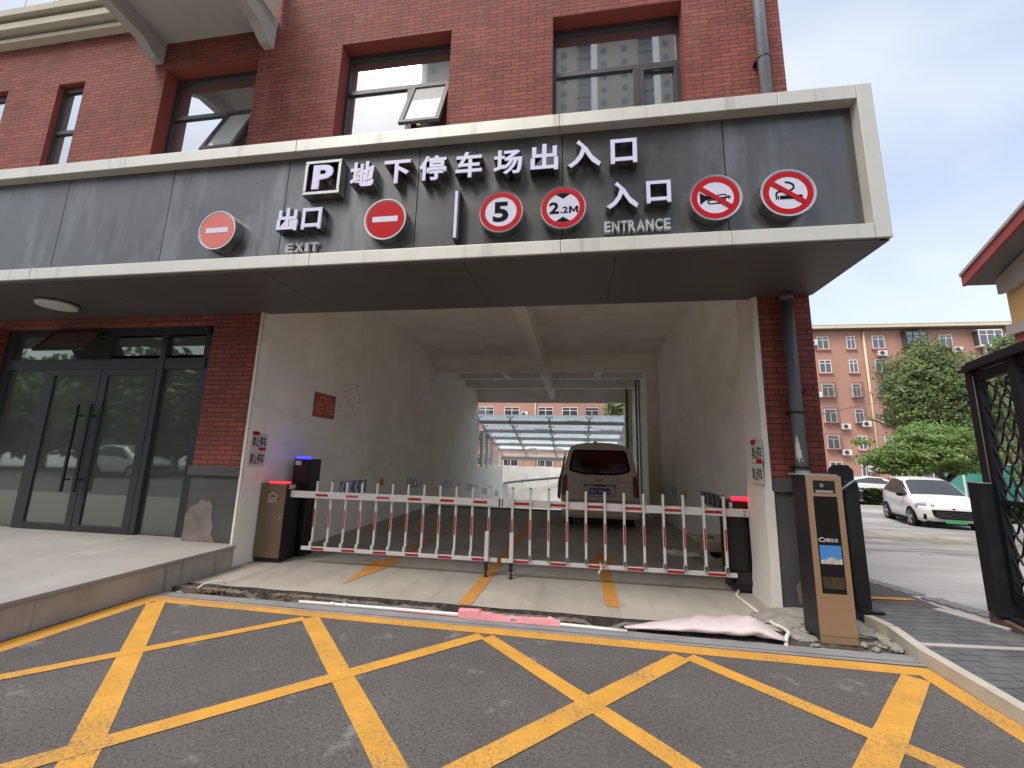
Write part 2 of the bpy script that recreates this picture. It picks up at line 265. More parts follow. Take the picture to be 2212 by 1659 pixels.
# ---------------------------------------------------------------- builders
OFF = {}
class MB:
    def __init__(s): s.bm = bmesh.new(); s.mi = 0; s.T = None
    def _add(s, vs, fs, sm=False):
        b = [s.bm.verts.new(s.T @ Vector(v) if s.T else Vector(v)) for v in vs]; r = []
        for f in fs:
            try:
                x = s.bm.faces.new([b[i] for i in f]); x.material_index = s.mi; x.smooth = sm; r.append(x)
            except ValueError: pass
        return b, r
    def box(s, x0, x1, y0, y1, z0, z1, bev=0):
        if x0 > x1: x0, x1 = x1, x0
        if y0 > y1: y0, y1 = y1, y0
        if z0 > z1: z0, z1 = z1, z0
        v = [(x, y, z) for x in (x0, x1) for y in (y0, y1) for z in (z0, z1)]
        b, f = s._add(v, [(0, 1, 3, 2), (4, 6, 7, 5), (0, 4, 5, 1), (2, 3, 7, 6), (0, 2, 6, 4), (1, 5, 7, 3)])
        if bev:
            es = list({e for q in f for e in q.edges})
            r = bmesh.ops.bevel(s.bm, geom=es, offset=bev, segments=2, affect='EDGES', profile=.5, material=-1)
        return s
    def face(s, *pts): s._add(pts, [tuple(range(len(pts)))]); return s
    def prism(s, poly, ax, a, b, sm=False):
        """poly: 2d outline; ax 'y' -> poly in xz, 'x' -> poly in yz, 'z' -> poly in xy; from a to b"""
        f = {'y': lambda p, t: (p[0], t, p[1]), 'x': lambda p, t: (t, p[0], p[1]), 'z': lambda p, t: (p[0], p[1], t)}[ax]
        n = len(poly); v = [f(p, a) for p in poly]+[f(p, b) for p in poly]
        fs = [tuple(range(n-1, -1, -1)), tuple(range(n, 2*n))]
        bb, ff = s._add(v, fs)
        for i in range(n):
            j = (i+1) % n
            x = s.bm.faces.new((bb[i], bb[j], bb[n+j], bb[n+i])); x.material_index = s.mi; x.smooth = sm
        return s
    def cyl(s, p0, p1, r, n=14, r2=None, cap=True, sm=True):
        p0, p1 = Vector(p0), Vector(p1); d = (p1-p0).normalized(); r2 = r if r2 is None else r2
        a = d.orthogonal().normalized(); c = d.cross(a)
        v = [p0+(a*math.cos(t)+c*math.sin(t))*r for t in [2*math.pi*i/n for i in range(n)]]
        v += [p1+(a*math.cos(t)+c*math.sin(t))*r2 for t in [2*math.pi*i/n for i in range(n)]]
        bb, _ = s._add(v, [])
        for i in range(n):
            j = (i+1) % n; x = s.bm.faces.new((bb[i], bb[j], bb[n+j], bb[n+i])); x.smooth = sm; x.material_index = s.mi
        if cap:
            for q in (bb[:n][::-1], bb[n:]):
                x = s.bm.faces.new(q); x.material_index = s.mi
        return s
    def tube(s, pts, r, n=8):
        pts = [Vector(p) for p in pts]; rs = r if isinstance(r, (list, tuple)) else [r]*len(pts); rings = []
        a = None
        for i, p in enumerate(pts):
            d = (pts[min(i+1, len(pts)-1)]-pts[max(i-1, 0)]).normalized()
            a = d.orthogonal().normalized() if a is None else (a-d*a.dot(d)).normalized(); c = d.cross(a)
            bb, _ = s._add([p+(a*math.cos(2*math.pi*k/n)+c*math.sin(2*math.pi*k/n))*rs[i] for k in range(n)], []); rings.append(bb)
        for u, w_ in zip(rings, rings[1:]):
            for k in range(n):
                j = (k+1) % n; x = s.bm.faces.new((u[k], u[j], w_[j], w_[k])); x.smooth = True; x.material_index = s.mi
        for q in (rings[0][::-1], rings[-1]):
            x = s.bm.faces.new(q); x.material_index = s.mi
        return s
    def ring(s, c, r0, r1, y0, y1, n=48):
        """flat annulus in the xz plane with thickness y0..y1"""
        o = []
        for r in (r0, r1):
            for y in (y0, y1):
                bb, _ = s._add([(c[0]+r*math.cos(2*math.pi*i/n), y, c[1]+r*math.sin(2*math.pi*i/n)) for i in range(n)], []); o.append(bb)
        a, b, c2, d = o
        for i in range(n):
            j = (i+1) % n
            for q in ((a[i], a[j], c2[j], c2[i]), (b[i], d[i], d[j], b[j]), (a[i], b[i], b[j], a[j]), (c2[i], c2[j], d[j], d[i])):
                x = s.bm.faces.new(q); x.material_index = s.mi
        return s
    def blob(s, c, r, sub=2, jit=.15):
        res = bmesh.ops.create_icosphere(s.bm, subdivisions=sub, radius=1)
        for v in res['verts']:
            k = 1+random.uniform(-jit, jit); q = Vector((v.co.x*r[0]*k+c[0], v.co.y*r[1]*k+c[1], v.co.z*r[2]*k+c[2])); v.co = s.T @ q if s.T else q
        for f in {f for v in res['verts'] for f in v.link_faces}: f.material_index = s.mi
        return s
    def build(s, name, mats, parent=None, base=None):
        if not isinstance(mats, (list, tuple)): mats = [mats]
        off = Vector(OFF[parent.name]) if parent is not None else Vector(base or (0, 0, 0))
        for v in s.bm.verts: v.co -= off
        bmesh.ops.recalc_face_normals(s.bm, faces=s.bm.faces)
        me = bpy.data.meshes.new(name); s.bm.to_mesh(me); s.bm.free()
        for q in mats: me.materials.append(M[q])
        o = bpy.data.objects.new(name, me); COL.objects.link(o)
        if parent is not None: o.parent = parent; OFF[o.name] = off
        else: o.location = off; OFF[o.name] = off
        return o
def root(name, loc, label, cat, group=None):
    o = bpy.data.objects.new(name, None); COL.objects.link(o); o.location = loc; o.empty_display_size = .1; OFF[o.name] = Vector(loc)
    o['label'] = label; o['category'] = cat
    if group: o['group'] = group
    return o
def tag(o, label, cat, group=None):
    o['label'] = label; o['category'] = cat
    if group: o['group'] = group
    return o
def struct(o, kind='structure'): o['kind'] = kind; return o
def dup(o, parent=None):
    c = o.copy(); COL.objects.link(c)
    if parent is not None: c.parent = parent
    OFF[c.name] = OFF.get(o.name, Vector((0, 0, 0)))
    for ch in list(o.children): dup(ch, c)
    return c
def text_mesh(s, bold=0, depth=0.0, res=3):
    cu = bpy.data.curves.new('lettering', 'FONT'); cu.body = s; cu.size = 1; cu.offset = bold; cu.extrude = depth; cu.resolution_u = res; cu.fill_mode = 'BOTH'
    cu.space_character = 1.0
    o = bpy.data.objects.new('lettering', cu); COL.objects.link(o)
    bpy.context.view_layer.update()
    me = bpy.data.meshes.new_from_object(o.evaluated_get(bpy.context.evaluated_depsgraph_get()))
    bpy.data.objects.remove(o); bpy.data.curves.remove(cu)
    return me
def put_text(name, s, mat, fr, parent=None, bold=0, depth=0, base=None):
    """fr(u, v, w) maps unit-square text coordinates and depth w into the world"""
    me = text_mesh(s, bold, .5 if depth else 0)
    xs = [v.co.x for v in me.vertices]; ys = [v.co.y for v in me.vertices]
    x0, x1, y0, y1 = min(xs), max(xs), min(ys), max(ys)
    off = Vector(OFF[parent.name]) if parent is not None else Vector(base or (0, 0, 0))
    for v in me.vertices: v.co = Vector(fr((v.co.x-x0)/(x1-x0), (v.co.y-y0)/(y1-y0), (v.co.z+.5)*depth if depth else 0))-off
    me.materials.append(M[mat]); o = bpy.data.objects.new(name, me); COL.objects.link(o)
    if parent is not None: o.parent = parent
    else: o.location = off
    OFF[o.name] = off
    return o
def front(x0, x1, z0, z1, y):  # text on a plane facing -Y; w goes back into the wall
    return lambda u, v, w_: (x0+(x1-x0)*u, y+w_, z0+(z1-z0)*v)

# ================================================================ GROUND
def gz(x, y):   # the lot on the right falls gently away from the street
    if x < 2.9 or y < 6.6: return 0
    k = min(1, (x-2.9)/3)
    return k*(-.042*min(y-6.6, 11.9)+(.15*min(max(y-19, 0)/4, 1)))
def sheet(name, x0, x1, y0, y1, mat, dz, nx=1, ny=1, hole=None, kind='structure'):
    b = MB()
    xs = [x0+(x1-x0)*i/nx for i in range(nx+1)] if isinstance(nx, int) else nx; ys = [y0+(y1-y0)*i/ny for i in range(ny+1)] if isinstance(ny, int) else ny
    g = {}
    for i, x in enumerate(xs):
        for j, y in enumerate(ys): g[i, j] = b.bm.verts.new((x, y, gz(x, y)+dz))
    for i in range(len(xs)-1):
        for j in range(len(ys)-1):
            cx, cy = (xs[i]+xs[i+1])/2, (ys[j]+ys[j+1])/2
            if hole and any(h[0] < cx < h[1] and h[2] < cy < h[3] for h in hole): continue
            b.bm.faces.new((g[i, j], g[i+1, j], g[i+1, j+1], g[i, j+1]))
    o = b.build(name, mat); return struct(o, kind)
gx = [-400, -120, -40, -12, -4.62, 2.85, 3.9, 4.4, 5, 5.9, 7, 9, 12, 16, 22, 40, 120, 400]
gy = [-400, -120, -40, -12, -3, 2, 4.36, 5.3, 6.6, 8, 10, 13, 16, 18.5, 19, 21, 23, 26, 30, 40, 60, 120, 400]
sheet('ground', 0, 0, 0, 0, 'lot', -.012, gx, gy, hole=[(-4.62, 2.85, 4.36, 30)])
sheet('asphalt_road', -40, 16, -30, 4.2, 'asphalt', 0, 4, 4)
b = MB(); n = 60
fr = []
for i in range(n+1):
    x = -4.62+(2.85+4.62)*i/n
    fr.append((x, 4.365+.012*math.sin(x*5.1)+random.uniform(-.008, .008)))
vs = [b.bm.verts.new((x, 4.12, .004)) for x, y in fr]; v2 = [b.bm.verts.new((x, y, -.012)) for x, y in fr]; v3 = [b.bm.verts.new((x, y+.004, -.17)) for x, y in fr]
for i in range(n):
    b.bm.faces.new((vs[i], vs[i+1], v2[i+1], v2[i])); b.bm.faces.new((v2[i], v2[i+1], v3[i+1], v3[i]))
struct(b.build('concrete_edging', 'strip'))
b = MB(); N2 = 170; rows = []
prof = [(4.345, -.12), (4.40, -.12), (4.468, -.11), (4.474, -.012), (4.51, -.004), (4.548, -.006), (4.556, -.09), (4.60, -.11), (4.648, -.11), (4.654, -.010), (4.74, -.010)]
for j, (y, zz) in enumerate(prof):
    rr = []
    for i in range(N2+1):
        x = -4.62+7.52*i/N2
        brk = math.sin(x*2.3+.7)*math.sin(x*5.9)
        z = zz - (.05*max(0, brk-.25)*2 if 2 < j < 6 else 0)
        heap = .13*math.exp(-((x+3.05)/.34)**2-((y-4.44)/.08)**2)+.12*math.exp(-((x+4.35)/.28)**2)
        if x > .2: heap += .10*min(1, (x-.2)/.8)
        rr.append(b.bm.verts.new((x, y+random.uniform(-.006, .006), min(z+heap+random.uniform(-.004, .012) if j < 9 else z, .006 if j < 9 else -.006))))
    rows.append(rr)
for j, (a, c) in enumerate(zip(rows, rows[1:])):
    for i in range(N2):
        f = b.bm.faces.new((a[i], a[i+1], c[i+1], c[i])); f.material_index = 1 if j in (3, 4) else 0
struct(b.build('drain_trench', ['dirt', 'ledge']))
# tunnel floor slab and the ramp beyond it
FL = [(4.66, 0), (6, 0), (9, 0), (13.3, 0), (14.4, -.12), (17.6, -.45), (20.6, -.82), (24, -1.22), (27.6, -1.6), (31, -1.9)]
b = MB(); NX = 40; rows = []
for (y, z) in FL:
    rows.append([b.bm.verts.new((-4.62+7.50*i/NX, y+(random.uniform(-.012, .012) if y == 4.66 else 0), z)) for i in range(NX+1)])
for a, c in zip(rows, rows[1:]):
    for i in range(NX): b.bm.faces.new((a[i], a[i+1], c[i+1], c[i]))
struct(b.build('tunnel_floor', 'apron'))
b = MB(); b.box(-4.6, -1.0, 13.12, 13.32, .002, .018).box(-1.0, 2.1, 13.14, 13.36, .002, .014)
struct(b.build('broken_ramp_edge', 'dirt'), 'structure')
# raised platform in front of the glazed entrance
b = MB(); b.box(-30, -4.58, 1.2, 5.30, -.05, .262)
struct(b.build('platform_base', 'riser'))
b = MB(); b.box(-30, -4.555, 1.18, 5.31, .266, .302, .004)
b.box(-30, -4.68, 5.312, 5.60, .266, .301); struct(b.build('platform_slab', 'platform'))
# kerb and paver pavement on the right
K = [(2.52, -2), (2.60, 1), (2.70, 3.0), (2.76, 4.2), (2.86, 4.72), (2.83, 4.98)]
b = MB()
for (a, c) in zip(K, K[1:]):
    d = Vector((c[0]-a[0], c[1]-a[1])).normalized(); nn = Vector((d.y, -d.x))*.085
    ln = .008
    p = [(a[0], a[1]+ln), (a[0]+nn.x, a[1]+nn.y+ln), (c[0]+nn.x, c[1]+nn.y), (c[0], c[1])]
    b.prism(p, 'z', -.02, .105)
struct(b.build('kerb', 'kerb'))
b = MB()
b.prism([(2.61, -2), (2.69, 1), (2.79, 3.0), (2.85, 4.2), (2.95, 4.72), (2.92, 5.0), (2.86, 5.5), (3.12, 5.46), (3.78, 5.36), (3.95, 4.85), (4.6, 3.6), (9, 2.6), (9, -2)], 'z', -.02, .098)
struct(b.build('paver_pavement', 'pavers'))
b = MB(); b.prism([(3.72, 5.37), (3.80, 5.40), (4.02, 4.9), (3.96, 4.86)], 'z', .0, .106); b.prism([(2.88, 4.36), (3.9, 4.46), (3.9, 4.40), (2.88, 4.30)], 'z', .07, .1005)
struct(b.build('pavement_edge_strip', 'grit'))
sheet('side_lane', 2.9, 4.1, 5.5, 8.2, 'asphalt', .004, 3, 4)
b = MB(); b.face((3.2, 5.92, .012), (4.0, 6.0, .012), (4.0, 6.09, .012), (3.2, 6.01, .012))
struct(b.build('lane_marking', 'hatch'))
b = MB(); p = [(4.62, 4.4), (4.40, 5.45), (4.10, 6.3), (3.85, 7.1), (3.2, 9.5)]
for a, c in zip(p, p[1:]):
    for k in range(int(math.dist(a, c)/.13)):
        t = k*.13/math.dist(a, c); x = a[0]+(c[0]-a[0])*t; y = a[1]+(c[1]-a[1])*t
        b.box(x-.02, x+.21, y+.008, y+.12, gz(x, y)-.02, gz(x, y)+.012)
struct(b.build('gutter_strip', 'strip'))
# yellow box hatching
b = MB(); Z = [.0022]
def stripe(p0, p1, wd, dz=0):
    p0, p1 = Vector(p0), Vector(p1); d = (p1-p0).normalized(); q = Vector((-d.y, d.x))*wd/2
    n = max(1, int((p1-p0).length/.12)); L_ = []; R_ = []
    for i in range(n+1):
        c = p0+(p1-p0)*i/n; e1 = random.uniform(-.004, .004); e2 = random.uniform(-.004, .004)
        L_.append((*(c+q*(1+e1*5)), Z[0]+dz)); R_.append((*(c-q*(1+e2*5)), Z[0]+dz))
    vl = [b.bm.verts.new(v) for v in L_]; vr = [b.bm.verts.new(v) for v in R_]
    for i in range(n): b.bm.faces.new((vl[i], vl[i+1], vr[i+1], vr[i]))
    Z[0] += .0004
stripe((-4.435, -1.5), (-4.435, 4.18), .205); stripe((-4.45, 4.105), (2.74, 4.02), .15); stripe((2.50, -1.5), (2.66, 4.04), .15)
WD = .135
stripe((-4.28, 4.02), (-.3, -.35), .155)           # from back left corner toward the camera
stripe((-2.52, 3.98), (1.6, -.38), .15); stripe((-.78, 3.92), (2.55, .6), .13); stripe((.90, 3.90), (2.6, 2.20), .13)
stripe((-2.56, 3.95), (-4.42, 1.98), .105); stripe((-.83, 3.93), (-4.4, .18), .125); stripe((.84, 3.88), (-3.5, -.85), .15)
stripe((2.52, 3.90), (-1.6, -.9), .16); stripe((2.52, 1.9), (0, -.9), .15)
struct(b.build('yellow_box_marking', 'hatch'))
# painted floor marks in the entrance
b = MB()
b.face((-1.27, 4.67, .005), (-1.11, 4.67, .005), (-1.02, 10.9, .005), (-1.18, 10.9, .005))
b.face((.30, 4.99, .0052), (.46, 4.94, .0052), (.475, 6.7, .0052), (.325, 6.7, .0052)); b.face((.13, 6.7, .0056), (.63, 6.7, .0056), (.40, 7.9, .0056))
b.face((-2.80, 5.01, .005), (-2.98, 6.2, .005), (-2.55, 6.2, .005)); b.face((-2.84, 6.2, .0055), (-2.68, 6.2, .0055), (-2.68, 8.0, .0055), (-2.84, 8.0, .0055))
struct(b.build('floor_arrows', 'arrow'))

# ================================================================ MAIN BUILDING
bd = root('brick_building', (-1, 5.5, 0), 'red brick building with a parking ramp passage through its ground floor', 'building')
def wall_holes(b, x0, x1, z0, z1, holes, y, dep):
    xs = sorted({x0, x1}|{h[0] for h in holes}|{h[1] for h in holes}); zs = sorted({z0, z1}|{h[2] for h in holes}|{h[3] for h in holes})
    for a, c in zip(xs, xs[1:]):
        for e, f in zip(zs, zs[1:]):
            if any(h[0] < (a+c)/2 < h[1] and h[2] < (e+f)/2 < h[3] for h in holes): continue
            b.face((a, y, e), (c, y, e), (c, y, f), (a, y, f))
    for h in holes:
        for (p, q) in (((h[0], h[2]), (h[0], h[3])), ((h[0], h[3]), (h[1], h[3])), ((h[1], h[3]), (h[1], h[2])), ((h[1], h[2]), (h[0], h[2]))):
            b.mi = 1; b.face((p[0], y, p[1]), (q[0], y, q[1]), (q[0], y+dep, q[1]), (p[0], y+dep, p[1])); b.mi = 0
YF = 5.35
b = MB()
H = [(-7.28, -5.42, 5.9, 8.27), (-3.86, -1.97, 5.9, 8.30), (-.35, 1.54, 5.9, 8.28), (-9.63, -9.03, 5.9, 8.27), (-11.5, -10.82, 5.9, 8.29), (-14.2, -13.4, 5.9, 8.29)]
b.mi = 0; wall_holes(b, -17, 2.83, 3.628, 12.5, H, YF, .30)
b.face((2.83, YF, 0), (2.83, 19.3, 0), (2.83, 19.3, 12.5), (2.83, YF, 12.5)); b.face((-17, YF, 12.5), (2.83, YF, 12.5), (2.83, 19.3, 12.5), (-17, 19.3, 12.5))
b.face((-17, 19.3, 4.9), (2.83, 19.3, 4.9), (2.83, 19.3, 12.5), (-17, 19.3, 12.5)); b.face((-17, 19.3, 0), (-4.85, 19.3, 0), (-4.85, 19.3, 4.9), (-17, 19.3, 4.9))
b.box(-5.47, -4.67, YF, 5.75, 1.33, 3.62); b.box(-17, -9.64, YF, 5.75, .302, 3.62); b.box(-9.64, -5.47, 5.36, 5.75, 3.49, 3.62); b.box(2.22, 2.83, YF, 5.75, 1.40, 3.62)
wl = b.build('wall', ['brick', 'reveal'], bd)
b = MB(); b.box(-17, -4.83, 5.42, 19.2, 3.64, 3.8); b.box(-17, -4.83, 9.5, 9.6, .3, 3.63); b.box(-17, -16.9, 5.4, 9.5, -.2, 12.4); b.box(-9.75, -9.65, 5.76, 9.5, .3, 3.63)
b.build('inner_wall', 'doorframe', bd)
b = MB(); b.box(-9.64, -4.84, 5.61, 9.49, .2, .29); b.build('lobby_floor', 'platform', bd)
b = MB(); b.box(-5.46, -4.69, YF+.004, 5.75, .302, 1.2); b.box(-5.50, -4.66, YF-.035, 5.75, 1.2, 1.33, .008)
b.build('plinth', 'plinth', bd); b = MB(); b.box(2.24, 2.82, YF+.004, 5.75, -.02, 1.25); b.box(2.21, 2.86, YF-.035, 5.75, 1.25, 1.40, .008); b.box(2.78, 2.825, 5.75, 8, -.5, 1.3)
b.build('plinth', 'plinth', bd)
b = MB(); b.prism([(-5.46, .303), (-5.45, .5), (-5.46, .66), (-5.41, .70), (-5.38, .77), (-5.30, .80), (-5.22, .87), (-5.15, .84), (-5.09, .86), (-5.03, .78), (-5.04, .66), (-4.99, .52), (-5.0, .40), (-4.93, .303)], 'y', YF-.004, YF+.004); b.build('render_patch', 'plinthpatch', bd); b = MB()
b.prism([(2.42, .06), (2.40, .25), (2.50, .33), (2.57, .27), (2.60, .12), (2.55, .03)], 'y', YF-.004, YF+.004)
b.build('render_patch', 'plinthpatch', bd)
# passage shell
b = MB()
b.box(-4.82, -4.62, YF+.012, 13.0, -.02, 4.85); b.box(-4.82, -4.60, 13.0, 19.2, -1, 5.2)
b.build('passage_wall', 'plaster', bd)
b = MB(); b.box(2.40, 2.60, 5.80, 19.2, -1.2, 5.2); b.build('passage_wall', 'plaster', bd)
b = MB(); pr = [(2.13, -.02), (2.14, 1.2), (2.15, 2.4), (2.15, 4.85)]
b.prism([(2.11, -.02), (2.135, .4), (2.13, 1.1), (2.16, 1.6), (2.15, 2.6), (2.165, 3.61), (2.22, 3.61), (2.215, 2.2), (2.22, 1.38), (2.235, 1.25), (2.23, -.02)], 'y', YF-.035, 5.82); b.box(2.23, 2.42, 5.4, 5.82, -.02, 3.61); b.box(2.16, 2.42, YF+.08, 5.82, 3.612, 4.85)
jb = b.build('jamb', 'plaster_dirty', bd)
b = MB(); b.box(-4.668, -4.628, YF-.03, YF-.005, 0, 3.61, .005); b.build('jamb_trim', 'plaster_dirty', bd)
b = MB(); b.box(-4.82, 2.6, 5.45, 13.0, 4.85, 5.0); b.box(-4.82, 2.6, 13.0, 19.2, 5.1, 5.2); b.box(-4.82, 2.6, 5.425, 5.449, 3.66, 5.0)
b.build('ceiling', 'plaster', bd)
b = MB(); random.seed(21)
for (y, z, h_) in ((8.15, 2.98, .045), (8.12, 2.92, .03), (8.25, 2.82, .03), (8.30, 2.74, .025), (8.28, 2.66, .03), (7.75, 2.80, .03), (7.8, 2.70, .015), (7.9, 2.66, .03), (7.85, 2.6, .025), (7.55, 2.48, .03), (7.95, 2.58, .02), (7.6, 2.3, .018), (8.05, 2.5, .02)):
    n_ = 7; pts = [(y+h_*1.1*math.cos(6.28*i/n_)*random.uniform(.5, 1.2), z+h_*.6*math.sin(6.28*i/n_)*random.uniform(.5, 1.2)) for i in range(n_)]; b.prism(pts, 'x', -4.621, -4.6185)
o = b.build('paint_chips', 'bark', bd); o['kind'] = 'stuff'
def beam(x0, x1, y0, y1, z0, z1):
    q = MB(); q.box(x0, x1, y0, y1, z0, z1, .008); q.build('beam', 'plaster', bd)
beam(-1.20, -.95, 5.46, 12.98, 4.38, 4.848); beam(-4.62, 2.40, 12.98, 13.28, 4.32, 4.98)
beam(-1.2, -.95, 13.282, 19.0, 4.30, 5.098); beam(-4.60, 2.40, 15.7, 15.95, 4.60, 5.097); beam(-4.60, 2.40, 16.95, 17.2, 4.45, 5.097)
beam(-2.75, -2.5, 13.284, 15.698, 4.62, 5.096); beam(.65, .9, 13.284, 15.698, 4.62, 5.096); beam(-3.4, -3.2, 15.952, 16.948, 4.7, 5.09); beam(1.4, 1.6, 15.952, 16.948, 4.7, 5.09)
b = MB(); b.box(-4.62, 2.4, 19.0, 19.2, 4.12, 5.1); b.build('lintel', 'plaster', bd)
b = MB(); b.box(2.11, 2.40, 13.0, 13.3, -.1, 4.32); b.build('column', 'plaster', bd)
b = MB(); b.box(2.12, 2.40, 18.95, 19.2, -1.2, 4.12); b.build('column', 'plaster', bd)
for (x, y) in ((2.28, 16.5), (2.33, 16.1), (2.2, 18.8)):
    b = MB(); b.cyl((x, y, -.6), (x, y, 4.9), .035 if x > 2.25 else .045, 10); b.build('riser_pipe', 'pipegrey' if x > 2.3 else 'bark', bd)
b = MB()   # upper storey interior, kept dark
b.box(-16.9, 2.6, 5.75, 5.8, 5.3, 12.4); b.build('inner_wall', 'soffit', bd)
# upper windows
def window(x0, x1, z0, z1, y, tz, mull, sash=None, tint='mirror', t=.05):
    f = MB()
    f.box(x0, x1, y-.03, y+.04, z1-.11, z1, .004); f.box(x0, x1, y-.03, y+.04, z0, z0+t); f.box(x0, x0+t, y-.03, y+.04, z0+t, z1-.11); f.box(x1-t, x1, y-.03, y+.04, z0+t, z1-.11)
    f.box(x0+t, x1-t, y-.028, y+.04, tz-.035, tz+.035)
    if mull: f.box(mull-.05, mull+.05, y-.026, y+.04, z0+t, tz-.035)
    wf = f.build('window', 'winframe', bd)
    q = MB(); q.box(x0+t, x1-t, y+.006, y+.012, tz+.035, z1-.11); q.build('pane', tint, wf)
    if mull:
        q = MB(); q.box(x0+t, mull-.05, y+.006, y+.012, z0+t, tz-.035); q.build('pane', tint, wf)
        if sash is None:
            q = MB(); q.box(mull+.05, x1-t, y+.006, y+.012, z0+t, tz-.035); q.build('pane', tint, wf)
            q = MB(); a, c = mull+.05, x1-t
            for bx in ((a, c, tz-.095, tz-.037), (a, c, z0+t+.001, z0+t+.06), (a, a+.055, z0+t+.06, tz-.095), (c-.055, c, z0+t+.06, tz-.095)): q.box(bx[0], bx[1], y-.05, y-.032, bx[2], bx[3])
            q.build('casement', 'winframe', wf)
        else:
            hgt = sash; a, c = mull+.045, x1-t+.01; T = Matrix.Translation((0, y-.035, tz-.04)) @ Matrix.Rotation(R(-21), 4, 'X')
            q = MB(); q.T = T
            for bx in ((a, c, -.07, 0), (a, c, -hgt, -hgt+.07), (a, a+.07, -hgt+.07, -.07), (c-.07, c, -hgt+.07, -.07)): q.box(bx[0], bx[1], -.03, .02, bx[2], bx[3], .004)
            so_ = q.build('awning_sash', 'winframe', wf)
            q = MB(); q.T = T; q.box(a+.07, c-.07, -.006, 0, -hgt+.07, -.07); q.build('pane', 'sashglass', so_ if False else wf)
            q = MB(); q.T = T; q.box((a+c)/2-.03, (a+c)/2+.03, .0, .03, -hgt-.03, -hgt+.02); q.build('sash_handle', 'chrome', wf); q = MB(); q.T = T; q.cyl((a+.1, .02, -hgt+.12), (a+.1, .28, -hgt+.05), .008, 6); q.build('stay', 'chrome', wf)
    else:
        q = MB(); q.box(x0+t, x1-t, y+.006, y+.012, z0+t, tz-.035); q.build('pane', tint, wf)
window(-7.28, -5.42, 5.9, 8.27, 5.60, 7.45, -6.12, 1.12)
window(-3.86, -1.97, 5.9, 8.30, 5.60, 7.56, -2.70, 1.12)
window(-.35, 1.54, 5.9, 8.28, 5.60, 7.45, .90)
window(-9.63, -9.03, 5.9, 8.27, 5.47, 7.3, None, t=.03); window(-11.5, -10.82, 5.9, 8.29, 5.47, 7.3, None, t=.03); window(-14.2, -13.4, 5.9, 8.29, 5.47, 7.3, None, t=.03)
# glazed entrance
DF = MB(); y0, y1 = 5.50, 5.60
DF.box(-9.62, -5.69, y0, y1, 3.36, 3.49); DF.box(-9.62, -5.69, y0+.003, y1, 2.80, 2.97); DF.box(-9.62, -9.45, y0+.002, y1, .302, 3.36); DF.box(-5.76, -5.47, y0+.02, y1, .302, 3.36)
for x, zt in ((-8.62, 2.80), (-6.47, 3.36)): DF.box(x-.05, x+.05, y0-.01, y1, .302, zt, .004)
DF.box(-7.62, -7.47, y0+.004, y1, 2.97, 3.36)
df = DF.build('entrance_frame', 'doorframe', bd)
for bx in ((-9.45, -8.67, .31, 2.80), (-6.42, -5.76, .31, 2.80), (-9.45, -7.62, 2.97, 3.36), (-7.47, -6.52, 3.03, 3.33), (-6.42, -5.76, 3.03, 3.33)):
    q = MB(); q.box(bx[0], bx[1], 5.545, 5.555, bx[2], bx[3]); q.build('pane', 'doorglass', df)
for (a, c, hx) in ((-8.57, -7.545, -7.74), (-7.535, -6.52, -7.50)):
    q = MB()
    for bx in ((a, c, 2.69, 2.795), (a, c, .306, .40), (a, a+.125, .40, 2.69), (c-.125, c, .40, 2.69)): q.box(bx[0], bx[1], 5.485, 5.535, bx[2], bx[3], .003)
    d = q.build('door', 'doorframe', bd)
    q = MB(); q.box(a+.125, c-.125, 5.508, 5.514, .40, 2.69); q.build('pane', 'doorglass', d)
    q = MB(); q.box(hx-.02, hx+.02, 5.385, 5.42, .88, 2.22, .008)
    for z in (1.06, 2.04): q.cyl((hx, 5.42, z), (hx, 5.49, z), .014, 8)
    q.build('handle', 'blackmetal', d)
q = MB(); T = Matrix.Translation((0, 5.49, 3.44)) @ Matrix.Rotation(R(-32), 4, 'X'); q.T = T
for bx in ((-8.62, -7.62, -.05, 0), (-8.62, -7.62, -.46, -.41), (-8.62, -8.57, -.41, -.05), (-7.67, -7.62, -.41, -.05)): q.box(bx[0], bx[1], -.03, 0, bx[2], bx[3])
sh = q.build('transom_sash', 'doorframe', bd)
q = MB(); q.T = T; q.box(-8.57, -7.67, -.02, -.014, -.41, -.05); q.build('pane', 'wood', sh)
# cornice and yellow storey over the left wing
b = MB()
for (p, z0, z1) in ((.14, 9.24, 9.32), (.05, 9.32, 9.42), (.24, 9.42, 9.56), (.12, 9.56, 9.66), (.30, 9.66, 9.80), (.10, 9.80, 9.90)): b.box(-17, -7.62, YF-p, YF+.02, z0, z1)
for i in range(40): b.box(-16.9+i*.23, -16.9+i*.23+.012, YF-.145, YF, 9.565, 9.655)
b.build('cornice', 'corn', bd)
b = MB(); b.box(-17, -7.62, YF-.012, YF+.01, 9.90, 12.5); b.build('upper_render', 'yellow', bd)
for x0 in (-13.6, -11.6):
    q = MB(); q.box(x0, x0+1.5, YF-.05, YF-.014, 10.0, 11.6); f = q.build('window', 'white', bd)
    for a in (x0+.07, x0+.80): 
        q = MB(); q.box(a, a+.62, YF-.056, YF-.052, 10.08, 11.5); q.build('pane', 'mirror', f)
